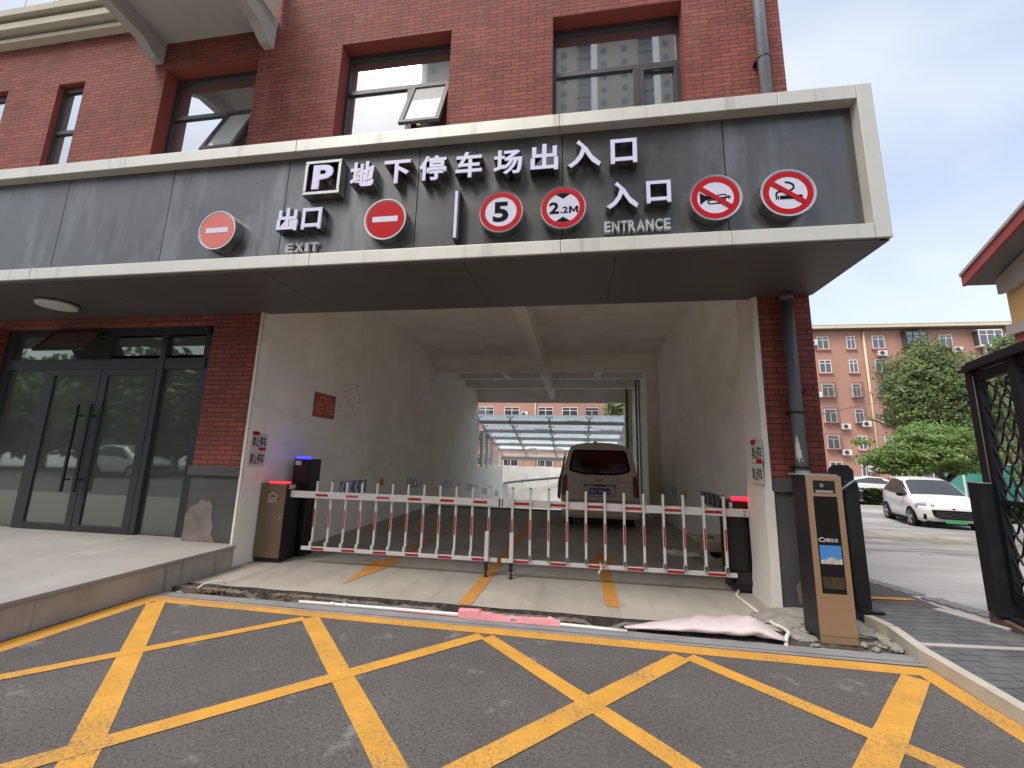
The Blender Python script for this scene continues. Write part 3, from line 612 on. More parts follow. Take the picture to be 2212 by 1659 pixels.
# balcony
b = MB(); b.box(-7.56, -5.15, 3.6, YF, 8.84, 8.98); b.box(-7.56, -5.15, 3.6, 3.72, 8.98, 9.9)
bl = b.build('balcony', 'balc', bd)
for (a, c) in ((-7.56, -7.38), (-5.34, -5.16)):
    q = MB(); q.prism([(YF, 8.41), (5.22, 8.41), (4.98, 8.56), (3.66, 8.66), (3.66, 8.838), (YF, 8.838)], 'x', a, c); q.build('bracket', 'balc', bl)
q = MB(); q.box(-5.157, -5.11, 3.6, YF-.10, 8.90, 9.02); q.box(-5.157, -5.12, 3.6, YF-.06, 9.10, 9.9); q.box(-5.157, -5.095, 3.6, YF-.14, 9.36, 9.44); q.build('moulding', 'corn', bl)

# ---------------------------------------------------------------- canopy
cp = root('entrance_canopy', (-4, 4.6, 3.63), 'long grey panelled canopy box with pale aluminium border over the passage', 'canopy')
Y0 = 4.0; ZT, ZB = 5.29, 3.63
b = MB()
def fr_box(x0, x1, y0_, y1_, z0, z1): b.box(x0, x1, y0_, y1_, z0, z1, .006)
xs = [-16, -11.2, -9.1, -5.8, -3.35, -.18, 2.02, 2.735]
for a, c in zip(xs, xs[1:]):
    fr_box(a+.002, c-.002, Y0, Y0+.16, 5.135, ZT); 
xs2 = [-16, -8.3, -6.9, -3.0, -.16, 1.5, 2.735]
for a, c in zip(xs2, xs2[1:]): fr_box(a+.002, c-.002, Y0, Y0+.16, ZB+.012, 3.79)
fr_box(2.737, 2.875, Y0, Y0+.16, ZB+.012, ZT)
b.box(-16, 2.873, Y0+.16, 5.34, 5.20, ZT-.004); b.box(2.75, 2.871, Y0+.16, 5.34, ZB+.02, 5.198)
b.build('border', 'frame', cp)
sx = [-16.7, -15.05, -13.4, -11.75, -10.1, -8.45, -6.8, -5.15, -3.5, -1.81, -.15, 1.52, 2.736]
for a, c in zip(sx, sx[1:]):
    q = MB(); q.box(max(a, -16)+.005, c-.005, 4.12, 4.15, 3.79, 5.135); q.build('panel', 'panel', cp)
b = MB(); b.box(-16, 2.736, 4.152, 4.158, 3.79, 5.135); b.build('backing', 'seam', cp)
ss = [-16, -9, -6.3, -3.6, -1.2, .4, 2.84]
for a, c in zip(ss, ss[1:]):
    q = MB(); q.box(a+.003, c-.003, Y0+.03, 5.42, ZB-.012, ZB+.008); q.build('soffit_panel', 'soffit', cp)
q = MB(); q.box(2.78, 2.86, 4.03, 5.34, ZB-.008, ZB+.015); q.build('soffit_trim', 'soffit', cp)

q = MB(); q.cyl((-7.49, 4.71, ZB-.014), (-7.49, 4.71, ZB-.03), .24, 36); rt = root('ceiling_lamp', (-7.49, 4.71, ZB-.03), 'round white flush ceiling lamp on the dark canopy underside', 'lamp'); q.build('base', 'blackmetal', rt)
q = MB(); q.cyl((-7.49, 4.71, ZB-.0301), (-7.49, 4.71, ZB-.075), .235, 36, .215); q.build('cover', 'ceil_lamp', rt)

# ---------------------------------------------------------------- lettering on the canopy
def letter(ch, x0, x1, z0, z1, label, group, bold, d=.10):
    rt = root('sign_letter', ((x0+x1)/2, 4.12, z0), label, 'letter', group)
    put_text('metal_return', ch, 'chrome', front(x0-.006, x1+.006, z0-.006, z1+.006, Y0+.004), rt, bold+.006, d+.012)
    put_text('face', ch, 'lav', front(x0+.001, x1-.001, z0+.001, z1-.001, Y0), rt, bold-.006, .003)
top = [('地', -2.60, -2.30, 4.59, 4.91), ('下', -2.18, -1.87, 4.60, 4.89), ('停', -1.76, -1.44, 4.60, 4.91), ('车', -1.33, -1.03, 4.60, 4.92),
       ('场', -.90, -.58, 4.60, 4.90), ('出', -.49, -.19, 4.61, 4.93), ('入', -.09, .26, 4.61, 4.94), ('口', .36, .63, 4.62, 4.91)]
GT = 'raised letters of the top sign row'
for (c, a, b_, e, f) in top: letter(c, a, b_, e, f, f'raised lavender letter {c} in the top row of the canopy sign', GT, .030)
for (c, a, b_, e, f) in (('出', -3.47, -3.21, 4.09, 4.38), ('口', -3.15, -2.91, 4.10, 4.36)): letter(c, a, b_, e, f, f'raised letter {c} above the word EXIT', 'raised letters above the word exit', .030)
for (c, a, b_, e, f) in (('入', .31, .63, 4.10, 4.41), ('口', .71, .95, 4.14, 4.39)): letter(c, a, b_, e, f, f'raised letter {c} above the word ENTRANCE', 'raised letters above the word entrance', .030)
def word(s, x0, x1, z0, z1, group):
    wd = {'E': .56, 'X': .64, 'I': .26, 'T': .58, 'N': .66, 'R': .62, 'A': .70, 'C': .66}
    tot = sum(wd[c] for c in s)+.10*(len(s)-1); k = (x1-x0)/tot; x = x0; seen = {}
    for i, c in enumerate(s):
        seen[c] = seen.get(c, 0)+1
        o = 'first ' if s.count(c) > 1 and seen[c] == 1 else ('last ' if s.count(c) > 1 else '')
        ob = put_text('sign_letter', c, 'grey_letter', front(x, x+wd[c]*k, z0, z1, 4.075), None, .032, .045, (x, 4.12, z0))
        tag(ob, f'small light grey {o}letter {c} of the word {s} on the canopy', 'letter', group); x += (wd[c]+.10)*k
word('EXIT', -3.38, -2.96, 3.86, 3.97, 'letters of the word exit'); word('ENTRANCE', .29, .95, 3.89, 4.01, 'letters of the word entrance')
rt = root('parking_sign', (-2.95, 4.12, 4.53), 'square chrome framed parking sign with a raised lavender P', 'sign')
q = MB(); a, c, e, f = -3.19, -2.72, 4.53, 4.98; t = .045
for bx in ((a, c, f-t, f), (a, c, e, e+t), (a, a+t, e+t, f-t), (c-t, c, e+t, f-t)): q.box(bx[0], bx[1], Y0, 4.115, bx[2], bx[3], .008)
q.build('box_frame', 'chrome', rt)
put_text('metal_return', 'P', 'chrome', front(-3.083, -2.817, 4.60, 4.92, Y0+.004), rt, .046, .112); put_text('face', 'P', 'lav', front(-3.078, -2.822, 4.606, 4.914, Y0), rt, .034, .003)
rt = root('divider_bar', (-1.295, 4.12, 3.88), 'thin upright lavender divider bar between the exit and entrance signs', 'sign')
q = MB(); q.box(-1.325, -1.265, Y0+.004, 4.115, 3.87, 4.45); q.build('metal_return', 'blackmetal', rt); q = MB(); q.box(-1.318, -1.285, Y0, Y0+.003, 3.885, 4.44); q.build('face', 'lav', rt)
def disc(x, label, face='lav2', rim='chrome'):
    z = 4.155; rt = root('round_sign', (x, 4.12, z-.25), label, 'sign', 'round signs on the canopy')
    q = MB(); q.ring((x, z), .236, .25, Y0-.004, 4.118, 56); q.ring((x, z), .01, .2355, 4.02, 4.118, 40); q.build('rim', 'chrome', rt)
    q = MB(); q.cyl((x, Y0+.002, z), (x, Y0+.012, z), .2355, 56); q.build('face', face, rt)
    return rt, z
def noentry(x, label, m):
    rt, z = disc(x, label); q = MB(); q.cyl((x, Y0-.001, z), (x, Y0+.0015, z), .225, 56); q.build('red_disc', m, rt)
    q = MB(); q.box(x-.15, x+.15, Y0-.003, Y0-.0012, z-.033, z+.033); q.build('bar', 'lav2', rt)
noentry(-4.26, 'glare-paled salmon no entry sign with pale bar, left of EXIT', 'salmon'); noentry(-2.118, 'bright red no entry sign with pale bar, between EXIT and the divider', 'red')
def redring(rt, x, z, slash=False):
    q = MB(); q.ring((x, z), .172, .226, Y0-.001, Y0+.0015, 56)
    q.build('red_ring', 'red', rt)
    if slash:
        q = MB(); q.T = Matrix.Translation((x, 0, z)) @ Matrix.Rotation(R(38), 4, 'Y'); q.box(-.174, .174, Y0-.0045, Y0-.0025, -.024, .024); q.build('slash', 'red', rt)
rt, z = disc(-.80, 'round red ringed sign with a black 5'); redring(rt, -.80, z); put_text('numeral', '5', 'black', front(-.885, -.715, z-.12, z+.115, Y0-.0005), rt, .035, .002)
rt, z = disc(-.137, 'round red ringed height limit sign reading 2.2M'); redring(rt, -.137, z)
put_text('numeral', '2', 'black', front(-.282, -.178, z-.067, z+.067, Y0-.0005), rt, .03, .002); put_text('numeral', '.2', 'black', front(-.165, -.085, z-.064, z+.010, Y0-.0005), rt, .02, .002)
q = MB(); q.prism([(-.075+.095*u, z-.064+.074*v) for u, v in ((0, 0), (0, 1), (.24, 1), (.5, .42), (.76, 1), (1, 1), (1, 0), (.78, 0), (.78, .62), (.58, .16), (.42, .16), (.22, .62), (.22, 0))], 'y', Y0-.0005, Y0+.0015); q.build('numeral', 'black', rt)
for s in (1, -1):
    q = MB(); q.prism([(-.137-.075, z+s*.155), (-.137, z+s*.168), (-.137+.075, z+s*.155), (-.137, z+s*.105)][::s], 'y', Y0-.0005, Y0+.0015); q.build('triangle', 'black', rt)
rt, z = disc(1.367, 'round no horn sign with a black trumpet under a red slash'); redring(rt, 1.367, z, True); x = 1.367
q = MB(); q.prism([(x-.145, z+.06), (x-.10, z+.028), (x-.05, z+.012), (x+.0, z+.008), (x, z-.012), (x-.06, z-.018), (x-.10, z-.03), (x-.145, z-.07)], 'y', Y0-.0006, Y0+.0015)
def arcpath(pts, wd):
    for i, (p, r_) in enumerate(zip(pts, pts[1:])):
        d = Vector((r_[0]-p[0], r_[1]-p[1])); l_ = d.length
        if l_ < 1e-6: continue
        d /= l_; k = Vector((-d.y, d.x))*wd/2; e = d*wd*.3; yy = Y0-.0006-.00005*i
        a_, b2 = Vector(p)-e, Vector(r_)+e
        q.prism([tuple(a_+k), tuple(a_-k), tuple(b2-k), tuple(b2+k)], 'y', yy, Y0+.0015)
arc = lambda cx, cz, rx, rz, a0, a1, n=8: [(cx+rx*math.cos(R(a0+(a1-a0)*i/n)), cz+rz*math.sin(R(a0+(a1-a0)*i/n))) for i in range(n+1)]
arcpath([(x-.01, z+.014), (x+.055, z+.028)]+arc(x+.07, z+.006, .035, .024, 90, -10)+[(x+.105, z-.002), (x+.14, z-.002)], .011)
arcpath([(x-.02, z-.006), (x+.105, z-.006)], .014); arcpath(arc(x-.05, z-.045, .022, .019, 90, 270)+[(x+.06, z-.064)]+arc(x+.06, z-.035, .03, .029, -90, 60), .011); arcpath([(x-.05, z-.026), (x+.06, z-.026)], .009); arcpath([(x+.125, z-.018), (x+.125, z+.012)], .012)
q.build('trumpet', 'black', rt)
rt, z = disc(2.03, 'round no smoking sign with a black cigarette under a red slash'); redring(rt, 2.03, z, True); x = 2.03
q = MB(); q.prism([(x-.075, z-.065), (x-.075, z-.028), (x+.125, z-.028), (x+.125, z-.065)], 'y', Y0-.0006, Y0+.0015)
for k in (-.108, -.090): q.prism([(x+k-.006, z-.065), (x+k-.006, z-.028), (x+k+.006, z-.028), (x+k+.006, z-.065)], 'y', Y0-.0006, Y0+.0015)
arcpath(arc(x-.075, z-.015, .032, .032, 190, 90)+[(x-.03, z+.022)]+arc(x-.01, z+.065, .065, .045, -70, 60, 10)[0:]+[(x+.01, z+.112), (x-.015, z+.113)], .016)
q.build('cigarette', 'black', rt)

# ---------------------------------------------------------------- drain pipes
rt = root('drainpipe', (2.52, 5.24, 0), 'dark slate drainpipe strapped to the brick pier below the canopy', 'drainpipe')
q = MB(); q.cyl((2.52, 5.24, .10), (2.52, 5.24, 3.60), .066, 18); q.cyl((2.52, 5.24, 3.52), (2.52, 5.24, 3.61), .076, 18); q.build('pipe', 'pipedark', rt)
q = MB(); q.cyl((2.52, 5.24, .04), (2.52, 5.24, 1.5), .072, 18); q.cyl((2.52, 5.24, 1.04), (2.52, 5.24, 1.09), .080, 18); q.cyl((2.52, 5.24, .62), (2.52, 5.24, .66), .078, 18); q.build('lower_sleeve', 'pipegrey', rt)
for zz in (2.16, 1.54):
    q = MB(); q.cyl((2.52, 5.24, zz-.012), (2.52, 5.24, zz+.012), .078, 18); q.box(2.44, 2.60, 5.26, 5.345, zz-.01, zz+.01); q.build('strap', 'blackmetal', rt)
rt = root('drainpipe', (2.52, 5.24, 5.3), 'light galvanised drainpipe on the upper brick wall by the corner', 'drainpipe')
q = MB(); q.cyl((2.52, 5.24, 5.28), (2.52, 5.24, 12.4), .072, 18); q.build('pipe', 'pipegrey', rt)
q = MB(); q.cyl((2.52, 5.24, 6.98), (2.52, 5.24, 7.0), .080, 18); q.box(2.42, 2.62, 5.26, 5.345, 6.975, 7.005); q.build('strap', 'blackmetal', rt)
q = MB(); q.tube([(2.60, 5.20, 2.42), (2.62, 5.21, 2.41), (2.83, 6.2, 2.36), (5, 10, 2.6), (9, 15.5, 3.5), (14, 22.5, 4.6), (21.3, 33.4, 6.13), (23, 33.6, 6.05), (24.7, 33.9, 6.11), (27.2, 34.2, 6.83)], .012, 5)
tag(q.build('overhead_cable', 'blackmetal', None, (2.6, 5.2, 2.4)), 'thin black cable strung from the drainpipe toward the trees', 'cable')

q = MB(); a_ = [(-.62, 1.66), (-.35, 1.62), (-.05, 1.65), (-.12, 1.8), (-.2, 1.92), (-.45, 1.97), (-.5, 1.85), (-.66, 1.8)]
for i in range(6):
    t0, t1 = -2.75+.17*i, -2.75+.17*(i+1); c0 = lambda t, r: (2.52+r*math.cos(t), 5.24+r*math.sin(t)); z0_ = 1.62+.03*math.sin(i*2.3); z1_ = 1.95-.09*abs(i-1.5)+.02*math.sin(i*5)
    p, r_ = c0(t0, .0685), c0(t1, .0685); q.face((*p, z0_), (*r_, z0_+.01), (*r_, z1_-.03), (*p, z1_))
tag(q.build('torn_notice', 'paper', None, (2.46, 5.2, 1.6)), 'torn white paper scrap stuck around the dark drainpipe', 'paper')
# ---------------------------------------------------------------- barriers
def barrier_part(rt, x0, x1, pk, infront, stripes, legx):
    q = MB(); q.box(x0, x1, 5.78, 5.825, .905, 1.0, .006); arm = q.build('arm', 'white', rt)
    q = MB(); q.box(x1-.012 if legx > x0+1.5 else x0, x1 if legx > x0+1.5 else x0+.012, 5.777, 5.828, .902, 1.003); q.build('end_cap', 'blackmetal', arm)
    rx0, rx1 = (pk[0]-.13, pk[-1]+.14) if legx > pk[0]+.5 else (pk[0]-.14, pk[-1]+.12)
    q = MB(); q.box(rx0, rx1, 5.78, 5.82, .185, .235, .005); rail = q.build('bottom_rail', 'white', rt)
    for i in range(0, len(pk)-1, 2):
        q = MB(); a, c = pk[i]+.022, pk[i+1]-.022; q.box(a, c, 5.776, 5.7795, .935, .968); q.build('reflector', 'reflfade' if (infront is False and i in (2, 4)) else 'reflred', arm)
        q = MB(); q.box(a+.01, c+.01, 5.776, 5.7795, .196, .226); q.build('reflector', 'reflred', rail)
    for x in pk:
        yy = (5.745, 5.7755) if infront else (5.8255, 5.852)
        q = MB(); q.box(x-.015, x+.015, yy[0], yy[1], .236, 1.15, .003); q.box(x-.015, x+.015, min(yy[0], 5.785), max(yy[1], 5.815), .236, .30)
        for zz in (.95, .26): q.cyl((x+.002, min(yy[0], 5.785)-.003, zz), (x+.002, min(yy[0], 5.785)+.002, zz), .006, 6)
        p = q.build('picket', 'white', rt)
        q = MB(); q.box(x-.0165, x+.0165, yy[0]-.002, yy[1]+.002, 1.1505, 1.162); q.build('cap', 'blackmetal', p)
        q = MB(); q.box(x-.009, x+.009, yy[0]-.003, yy[0]-.0005, .50, .75); q.build('reflector', 'reflred', p)
    q = MB(); q.box(legx-.026, legx+.026, 5.73, 5.774, .20, .58, .004)
    for k in range(5): q.cyl((legx, 5.7285, .30+.05*k), (legx, 5.731, .30+.05*k), .008, 8)
    lg = q.build('support_leg', 'white', rt)
    q = MB(); q.box(legx-.022, legx+.022, 5.735, 5.77, .09, .20); q.cyl((legx, 5.752, .015), (legx, 5.752, .09), .012, 8); q.cyl((legx, 5.752, .001), (legx, 5.752, .018), .03, 12); q.build('foot', 'blackmetal', lg)
rt = root('barrier_gate', (-4.4, 5.88, 0), 'bronze fronted exit barrier with red light strip and white picket arm', 'barrier', 'picket boom barriers across the passage')
q = MB(); q.box(-4.60, -4.20, 5.715, 6.05, .055, 1.10, .012); q.box(-4.59, -4.21, 5.72, 6.04, 0, .055); cab = q.build('cabinet', 'blackmetal', rt)
q = MB(); q.box(-4.605, -4.195, 5.695, 5.714, .06, 1.10, .012); q.build('front_panel', 'bronze', cab)
q = MB(); q.cyl((-4.24, 5.692, .62), (-4.24, 5.696, .62), .012, 12); q.build('lock', 'chrome', cab)
q = MB(); q.box(-4.50, -4.16, 5.72, 5.75, 1.1005, 1.125, .008); q.build('light_strip', 'ledred', cab)
q = MB(); q.box(-4.197, -4.1965+.002, 5.76, 5.90, 1.02, 1.08); q.build('sticker', 'sticker', cab)
put_text('lettering', '德立云', 'paper', front(-4.47, -4.33, .83, .87, 5.693), cab, .01, .001)
q = MB()
def cloud(q, cx, cz, s, y, wd):
    pts = arc(cx-.035*s, cz, .028*s, .028*s, 90, 270, 6)+arc(cx+.045*s, cz-.002*s, .026*s, .026*s, -90, 80, 6)+arc(cx+.005*s, cz+.02*s, .034*s, .034*s, 20, 170, 8)
    for i, (p, r_) in enumerate(zip(pts, pts[1:]+pts[:1])):
        d = Vector((r_[0]-p[0], r_[1]-p[1])); 
        if d.length < 1e-5: continue
        d.normalize(); k = Vector((-d.y, d.x))*wd/2
        q.prism([tuple(Vector(p)+k), tuple(Vector(p)-k), tuple(Vector(r_)-k), tuple(Vector(r_)+k)], 'y', y-.00004*i, y+.002)
cloud(q, -4.40, .915, 1.0, 5.692, .009); q.build('emblem', 'paper', cab)
PL = [-3.79+.2364*i for i in range(12)]; PR = [-.855+.2435*i for i in range(12)]
barrier_part(rt, -4.18, -1.035, PL, False, None, PL[-1])
rt = root('barrier_gate', (2.1, 6.05, 0), 'black entry barrier by the right jamb with red light strip and white picket arm', 'barrier', 'picket boom barriers across the passage')
q = MB(); q.box(1.90, 2.30, 5.88, 6.2, .09, 1.095, .012); q.prism([(5.84, .02), (6.2, .02), (6.2, .28), (5.84, .24), (5.80, .12)], 'x', 1.93, 2.28); q.box(1.875, 1.905, 5.87, 6.0, .72, .83); cab = q.build('cabinet', 'blackmetal', rt)
q = MB(); q.box(1.96, 2.30, 5.86, 5.90, 1.0955, 1.14, .008); q.build('light_strip', 'ledred', cab)
q = MB(); q.box(1.925, 1.965, 5.874, 5.8775, 1.0, 1.07); q.build('sticker', 'sticker', cab)
barrier_part(rt, -1.005, 2.125, PR, True, None, PR[0])
q = MB(); q.cyl((2.07, 5.775, .975), (2.07, 5.781, .975), .016, 10); q.cyl((2.07, 5.775, .93), (2.07, 5.781, .93), .016, 10); q.build('bolt', 'pipegrey', cab)
rt = root('camera_pillar', (-4.28, 6.25, 0), 'slim black pillar with blue light strip against the passage wall', 'pillar')
q = MB(); q.box(-4.44, -4.13, 6.13, 6.40, 0, 1.46, .015); q.build('body', 'blackmetal', rt)
q = MB(); q.box(-4.41, -4.16, 6.14, 6.17, 1.4605, 1.495, .01); q.build('light_strip', 'ledblue', rt); q = MB(); q.box(-4.40, -4.30, 6.124, 6.1275, 1.36, 1.43); q.build('sticker', 'sticker', rt)
q = MB(); q.box(-4.20, -4.145, 6.122, 6.128, .05, 1.40); q.build('edge_strip', 'gateblack', rt)

# ---------------------------------------------------------------- pay kiosk
rt = root('payment_kiosk', (2.31, 4.58, 0), 'tall champagne payment kiosk with black screen at the kerb end', 'kiosk')
q = MB(); q.box(2.165, 2.455, 4.462, 4.74, .0, 1.465, .008); q.build('body', 'blackmetal', rt)
q = MB()
ox0, ox1 = 2.160, 2.460
for bx in ((ox0, ox1, .0, .415), (ox0, 2.207, .4151, 1.2749), (2.413, ox1, .4151, 1.2749), (ox0, ox1, 1.275, 1.302), (ox0, 2.2149, 1.3021, 1.465), (2.4051, ox1, 1.3021, 1.465), (2.215, 2.405, 1.42, 1.465)): q.box(bx[0], bx[1], 4.445, 4.461, bx[2], bx[3])
fp = q.build('front_panel', 'kiosk', rt)
q = MB(); q.box(2.207, 2.413, 4.452, 4.4605, .415, 1.275); sc_ = q.build('screen', 'screen', rt)
q = MB(); q.box(2.215, 2.405, 4.453, 4.4605, 1.302, 1.42); cb_ = q.build('camera_bay', 'screen', rt)
q = MB(); q.box(2.235, 2.385, 4.4495, 4.4525, 1.308, 1.33); q.build('ledge', 'pipegrey', cb_); q = MB(); q.cyl((2.29, 4.446, 1.375), (2.29, 4.452, 1.375), .018, 14); q.build('lens', 'chrome', cb_)
q = MB(); q.box(2.145, 2.44, 4.455, 4.75, 1.4655, 1.478); q.build('cap', 'pipegrey', rt)
q = MB(); q.cyl((2.435, 4.443, .30), (2.435, 4.446, .30), .009, 12); q.build('lock', 'chrome', fp)
q = MB(); q.box(2.1585, 2.4615, 4.4445, 4.4475, .06, .063); q.build('seam', 'black', fp)
q = MB(); q.box(2.222, 2.402, 4.4495, 4.4515, .672, .835); q.build('poster', 'skymap', sc_)
q = MB(); q.prism([(2.222, .672), (2.222, .70), (2.27, .715), (2.32, .735), (2.36, .715), (2.402, .72), (2.402, .672)], 'y', 4.448, 4.4494); q.build('poster_hills', 'postland', sc_)
q = MB(); q.box(2.225, 2.405, 4.4495, 4.4515, .46, .56); q.build('printed_form', 'fade', sc_)
put_text('lettering', '德立云', 'sticker', front(2.285, 2.385, .865, .898, 4.450), sc_, .012, .001)
q = MB(); cloud(q, 2.25, .880, .42, 4.4495, .006); q.build('emblem', 'sticker', sc_)
rt = root('barrier_post', (2.93, 5.2, .098), 'black barrier post with octagonal plate behind the payment kiosk', 'post')
q = MB(); q.box(2.86, 3.0, 5.12, 5.30, .10, 1.40, .01); q.prism([(5.02, .11), (5.34, .11), (5.34, .15), (5.02, .13)], 'x', 2.84, 3.05); q.build('cabinet', 'blackmetal', rt)
q = MB(); c = (2.95, 1.46); q.prism([(c[0]-.125, c[1]-.13), (c[0]+.125, c[1]-.13), (c[0]+.125, c[1]+.06), (c[0]+.075, c[1]+.115), (c[0]-.075, c[1]+.115), (c[0]-.125, c[1]+.06)], 'y', 5.31, 5.33); q.build('plate', 'blackmetal', rt)
q = MB(); q.cyl((2.80, 5.10, 1.30), (2.95, 5.08, 1.42), .012, 8); q.build('handle', 'pipegrey', rt)

# ---------------------------------------------------------------- paper notices and wall signs
def sticker_notice(xw, sgn, y0, y1, z0, z1, tag_y, label, grp):
    """text reads left to right when seen from inside the passage; sgn=+1: left wall (faces +X), -1: right wall"""
    fx = lambda d: xw+sgn*d
    rt = root('paper_notice', (xw, (y0+y1)/2, z0), label, 'notice', grp)
    q = MB(); q.box(fx(.0), fx(.0025), y0-.02, y1+.02, z0-.035, z1+.05); q.build('sheet', 'paper', rt)
    ya, yb = (y0, y1) if sgn > 0 else (y1, y0)
    put_text('lettering', '禁止停车', 'ink', lambda u, v, w_: (fx(.0035+w_*sgn*0), ya+(yb-ya)*u, z0+(z1-z0)*v), rt, .022, 0)
    q = MB(); q.box(fx(.003), fx(.0045), tag_y[0], tag_y[1], tag_y[2], tag_y[3]); q.build('red_tag', 'red', rt)
sticker_notice(-4.62, 1, 5.425, 5.70, 1.62, 1.775, (5.415, 5.545, 1.79, 1.845), 'upper no parking notice with red tag on the left jamb of the passage', 'no parking notices')
sticker_notice(-4.62, 1, 5.415, 5.69, 1.375, 1.53, (5.56, 5.70, 1.575, 1.615), 'lower no parking notice with red tag on the left jamb of the passage', 'no parking notices')
sticker_notice(2.128, -1, 5.29, 5.56, 1.62, 1.77, (5.45, 5.58, 1.79, 1.85), 'upper no parking notice with red tag on the right jamb of the passage', 'no parking notices')
sticker_notice(2.122, -1, 5.30, 5.575, 1.37, 1.52, (5.29, 5.43, 1.565, 1.62), 'lower no parking notice with red tag on the right jamb of the passage', 'no parking notices')
rt = root('red_notice', (-4.62, 7.06, 2.2), 'red framed notice board with pale lettering on the left passage wall', 'notice')
q = MB(); q.box(-4.62, -4.608, 6.73, 7.39, 2.20, 2.64); q.build('board_edge', 'plinthpatch', rt); q = MB(); q.box(-4.608, -4.605, 6.755, 7.365, 2.22, 2.62); q.build('board', 'noticered', rt)
q = MB(); random.seed(3)
for r_, (za, zb, segs) in enumerate(((2.535, 2.58, [(.22+.08*i, .28+.08*i) for i in range(7)]), (2.465, 2.50, [(.18, .30), (.50, .60), (.74, .92)]), (2.40, 2.435, [(.06, .45), (.52, .66), (.72, .95)]), (2.335, 2.37, [(.06, .46), (.53, .66), (.72, .95)]), (2.27, 2.305, [(.10, .36), (.50, .66), (.70, .94)]))):
    for (a, c) in segs:
        y = 6.755+.61*a
        while y < 6.755+.61*c-.008:
            wd = random.uniform(.014, .024); h_ = (zb-za)
            for k in range(3): q.box(-4.605, -4.6042, y, y+wd*random.uniform(.6, 1), za+h_*(k*.36), za+h_*(k*.36+.16))
            q.box(-4.605, -4.6041, y+wd*.35, y+wd*.55, za, zb); y += wd+.006
q.build('lettering', 'noticetext', rt)
def chevron(xw, sgn, y0, y1, z0, z1, dz, label, board):
    fx = lambda d: xw+sgn*d
    rt = root('chevron_board', (xw, y0, z0), label, 'sign', 'chevron boards along the passage walls')
    Zf = lambda y, t: z0+(z1-z0)*t+dz*(y-y0)/(y1-y0)
    q = MB(); q.prism([(y0, Zf(y0, 0)), (y1, Zf(y1, 0)), (y1, Zf(y1, 1)), (y0, Zf(y0, 1))], 'x', fx(.001), fx(.012)); q.build('board', board, rt)
    q = MB(); n_ = 4; st = (y1-y0)/n_
    for i in range(n_):
        ya = y0+st*(i+.30); wd = st*.36; k = -st*.28
        for (t0, t1, s0, s1) in ((.04, .5, 0, 1), (.5, .96, 1, 0)):
            q.prism([(ya+k*s0, Zf(ya, t0)), (ya+wd+k*s0, Zf(ya+wd, t0)), (ya+wd+k*s1, Zf(ya+wd, t1)), (ya+k*s1, Zf(ya, t1))], 'x', fx(.0125), fx(.014))
    q.build('chevrons', 'white' if board == 'blue' else 'pipegrey', rt)
for i, (y, z, dz, lb) in enumerate(((7.85, .74, 0, 'blue chevron board nearest the camera pillar on the left wall'), (11.2, .66, 0, 'second blue chevron board along the left wall, above the picket arm'), (14.4, .48, -.08, 'blue chevron board on the left wall just past the floor edge'),
                                     (17.6, .20, -.1, 'blue chevron board on the left wall near the end of the passage roof'), (20.7, -.17, -.11, 'blue chevron board on the left ramp wall just outside the passage'), (24, -.55, -.11, 'smallest blue chevron board at the far end of the left ramp wall'))):
    chevron(-4.62 if y < 13 else -4.60, 1, y, y+1.05, z, z+.27, dz, lb, 'blue')
chevron(2.40, -1, 7.77, 8.83, .80, 1.03, 0, 'dark blue chevron board on the right wall beside the black barrier', 'darkblue'); chevron(2.40, -1, 11.0, 12.2, .70, .98, 0, 'dark blue chevron board on the right wall next to the van', 'darkblue')
for (y, z, sx, lb) in ((9.6, .84, -4.62, 'amber reflector on the left wall behind the picket tops'), (13.2, .66, -4.60, 'amber reflector on the left wall before the floor edge'), (16.4, .42, -4.60, 'red-brown reflector midway along the left wall'), (19.55, .12, -4.60, 'small reflector at the left wall opening'), (22.4, -.22, -4.60, 'small reflector on the left ramp wall'), (10.0, .76, 2.40, 'amber reflector on the right wall between two chevron boards')):
    s = 1 if sx < 0 else -1
    q = MB(); q.box(sx, sx+s*.012, y, y+.16, z, z+.16); q.box(sx+s*.012, sx+s*.016, y+.02, y+.14, z+.02, z+.14); tag(q.build('wall_reflector', 'amber', None, (sx, y, z)), lb, 'reflector', 'wall reflectors')

# ---------------------------------------------------------------- trench things
q = MB(); q.tube([(-2.9, 4.352, .004), (-2.2, 4.362, .006), (-1.2, 4.37, .006), (-.2, 4.34, .006), (.2, 4.325, .006), (.46, 4.315, .004)], .0165, 10)
for x in (-2.38, -2.52): q.cyl((x-.03, 4.36, .006), (x+.03, 4.36, .006), .020, 10)
tag(q.build('plastic_pipe', 'pvc', None, (-1.2, 4.4, 0)), 'long white plastic pipe lying along the trench edge', 'pipe')
q = MB(); q.tube([(1.97, 5.86, .03), (1.87, 5.64, .014), (1.89, 5.2, .014), (1.915, 4.78, .014), (1.935, 4.66, .03), (1.92, 4.5, .045), (1.85, 4.40, .03), (1.82, 4.34, -.02)], .017, 10)
tag(q.build('plastic_pipe', 'pvc', None, (1.9, 4.8, 0)), 'white plastic conduit curling from the right barrier into the trench', 'pipe')
def slabmesh(name, outline, h, mat, label, cat, ny=6, nx=30):
    pass
q = MB(); nx = 40; top = []; bot = []
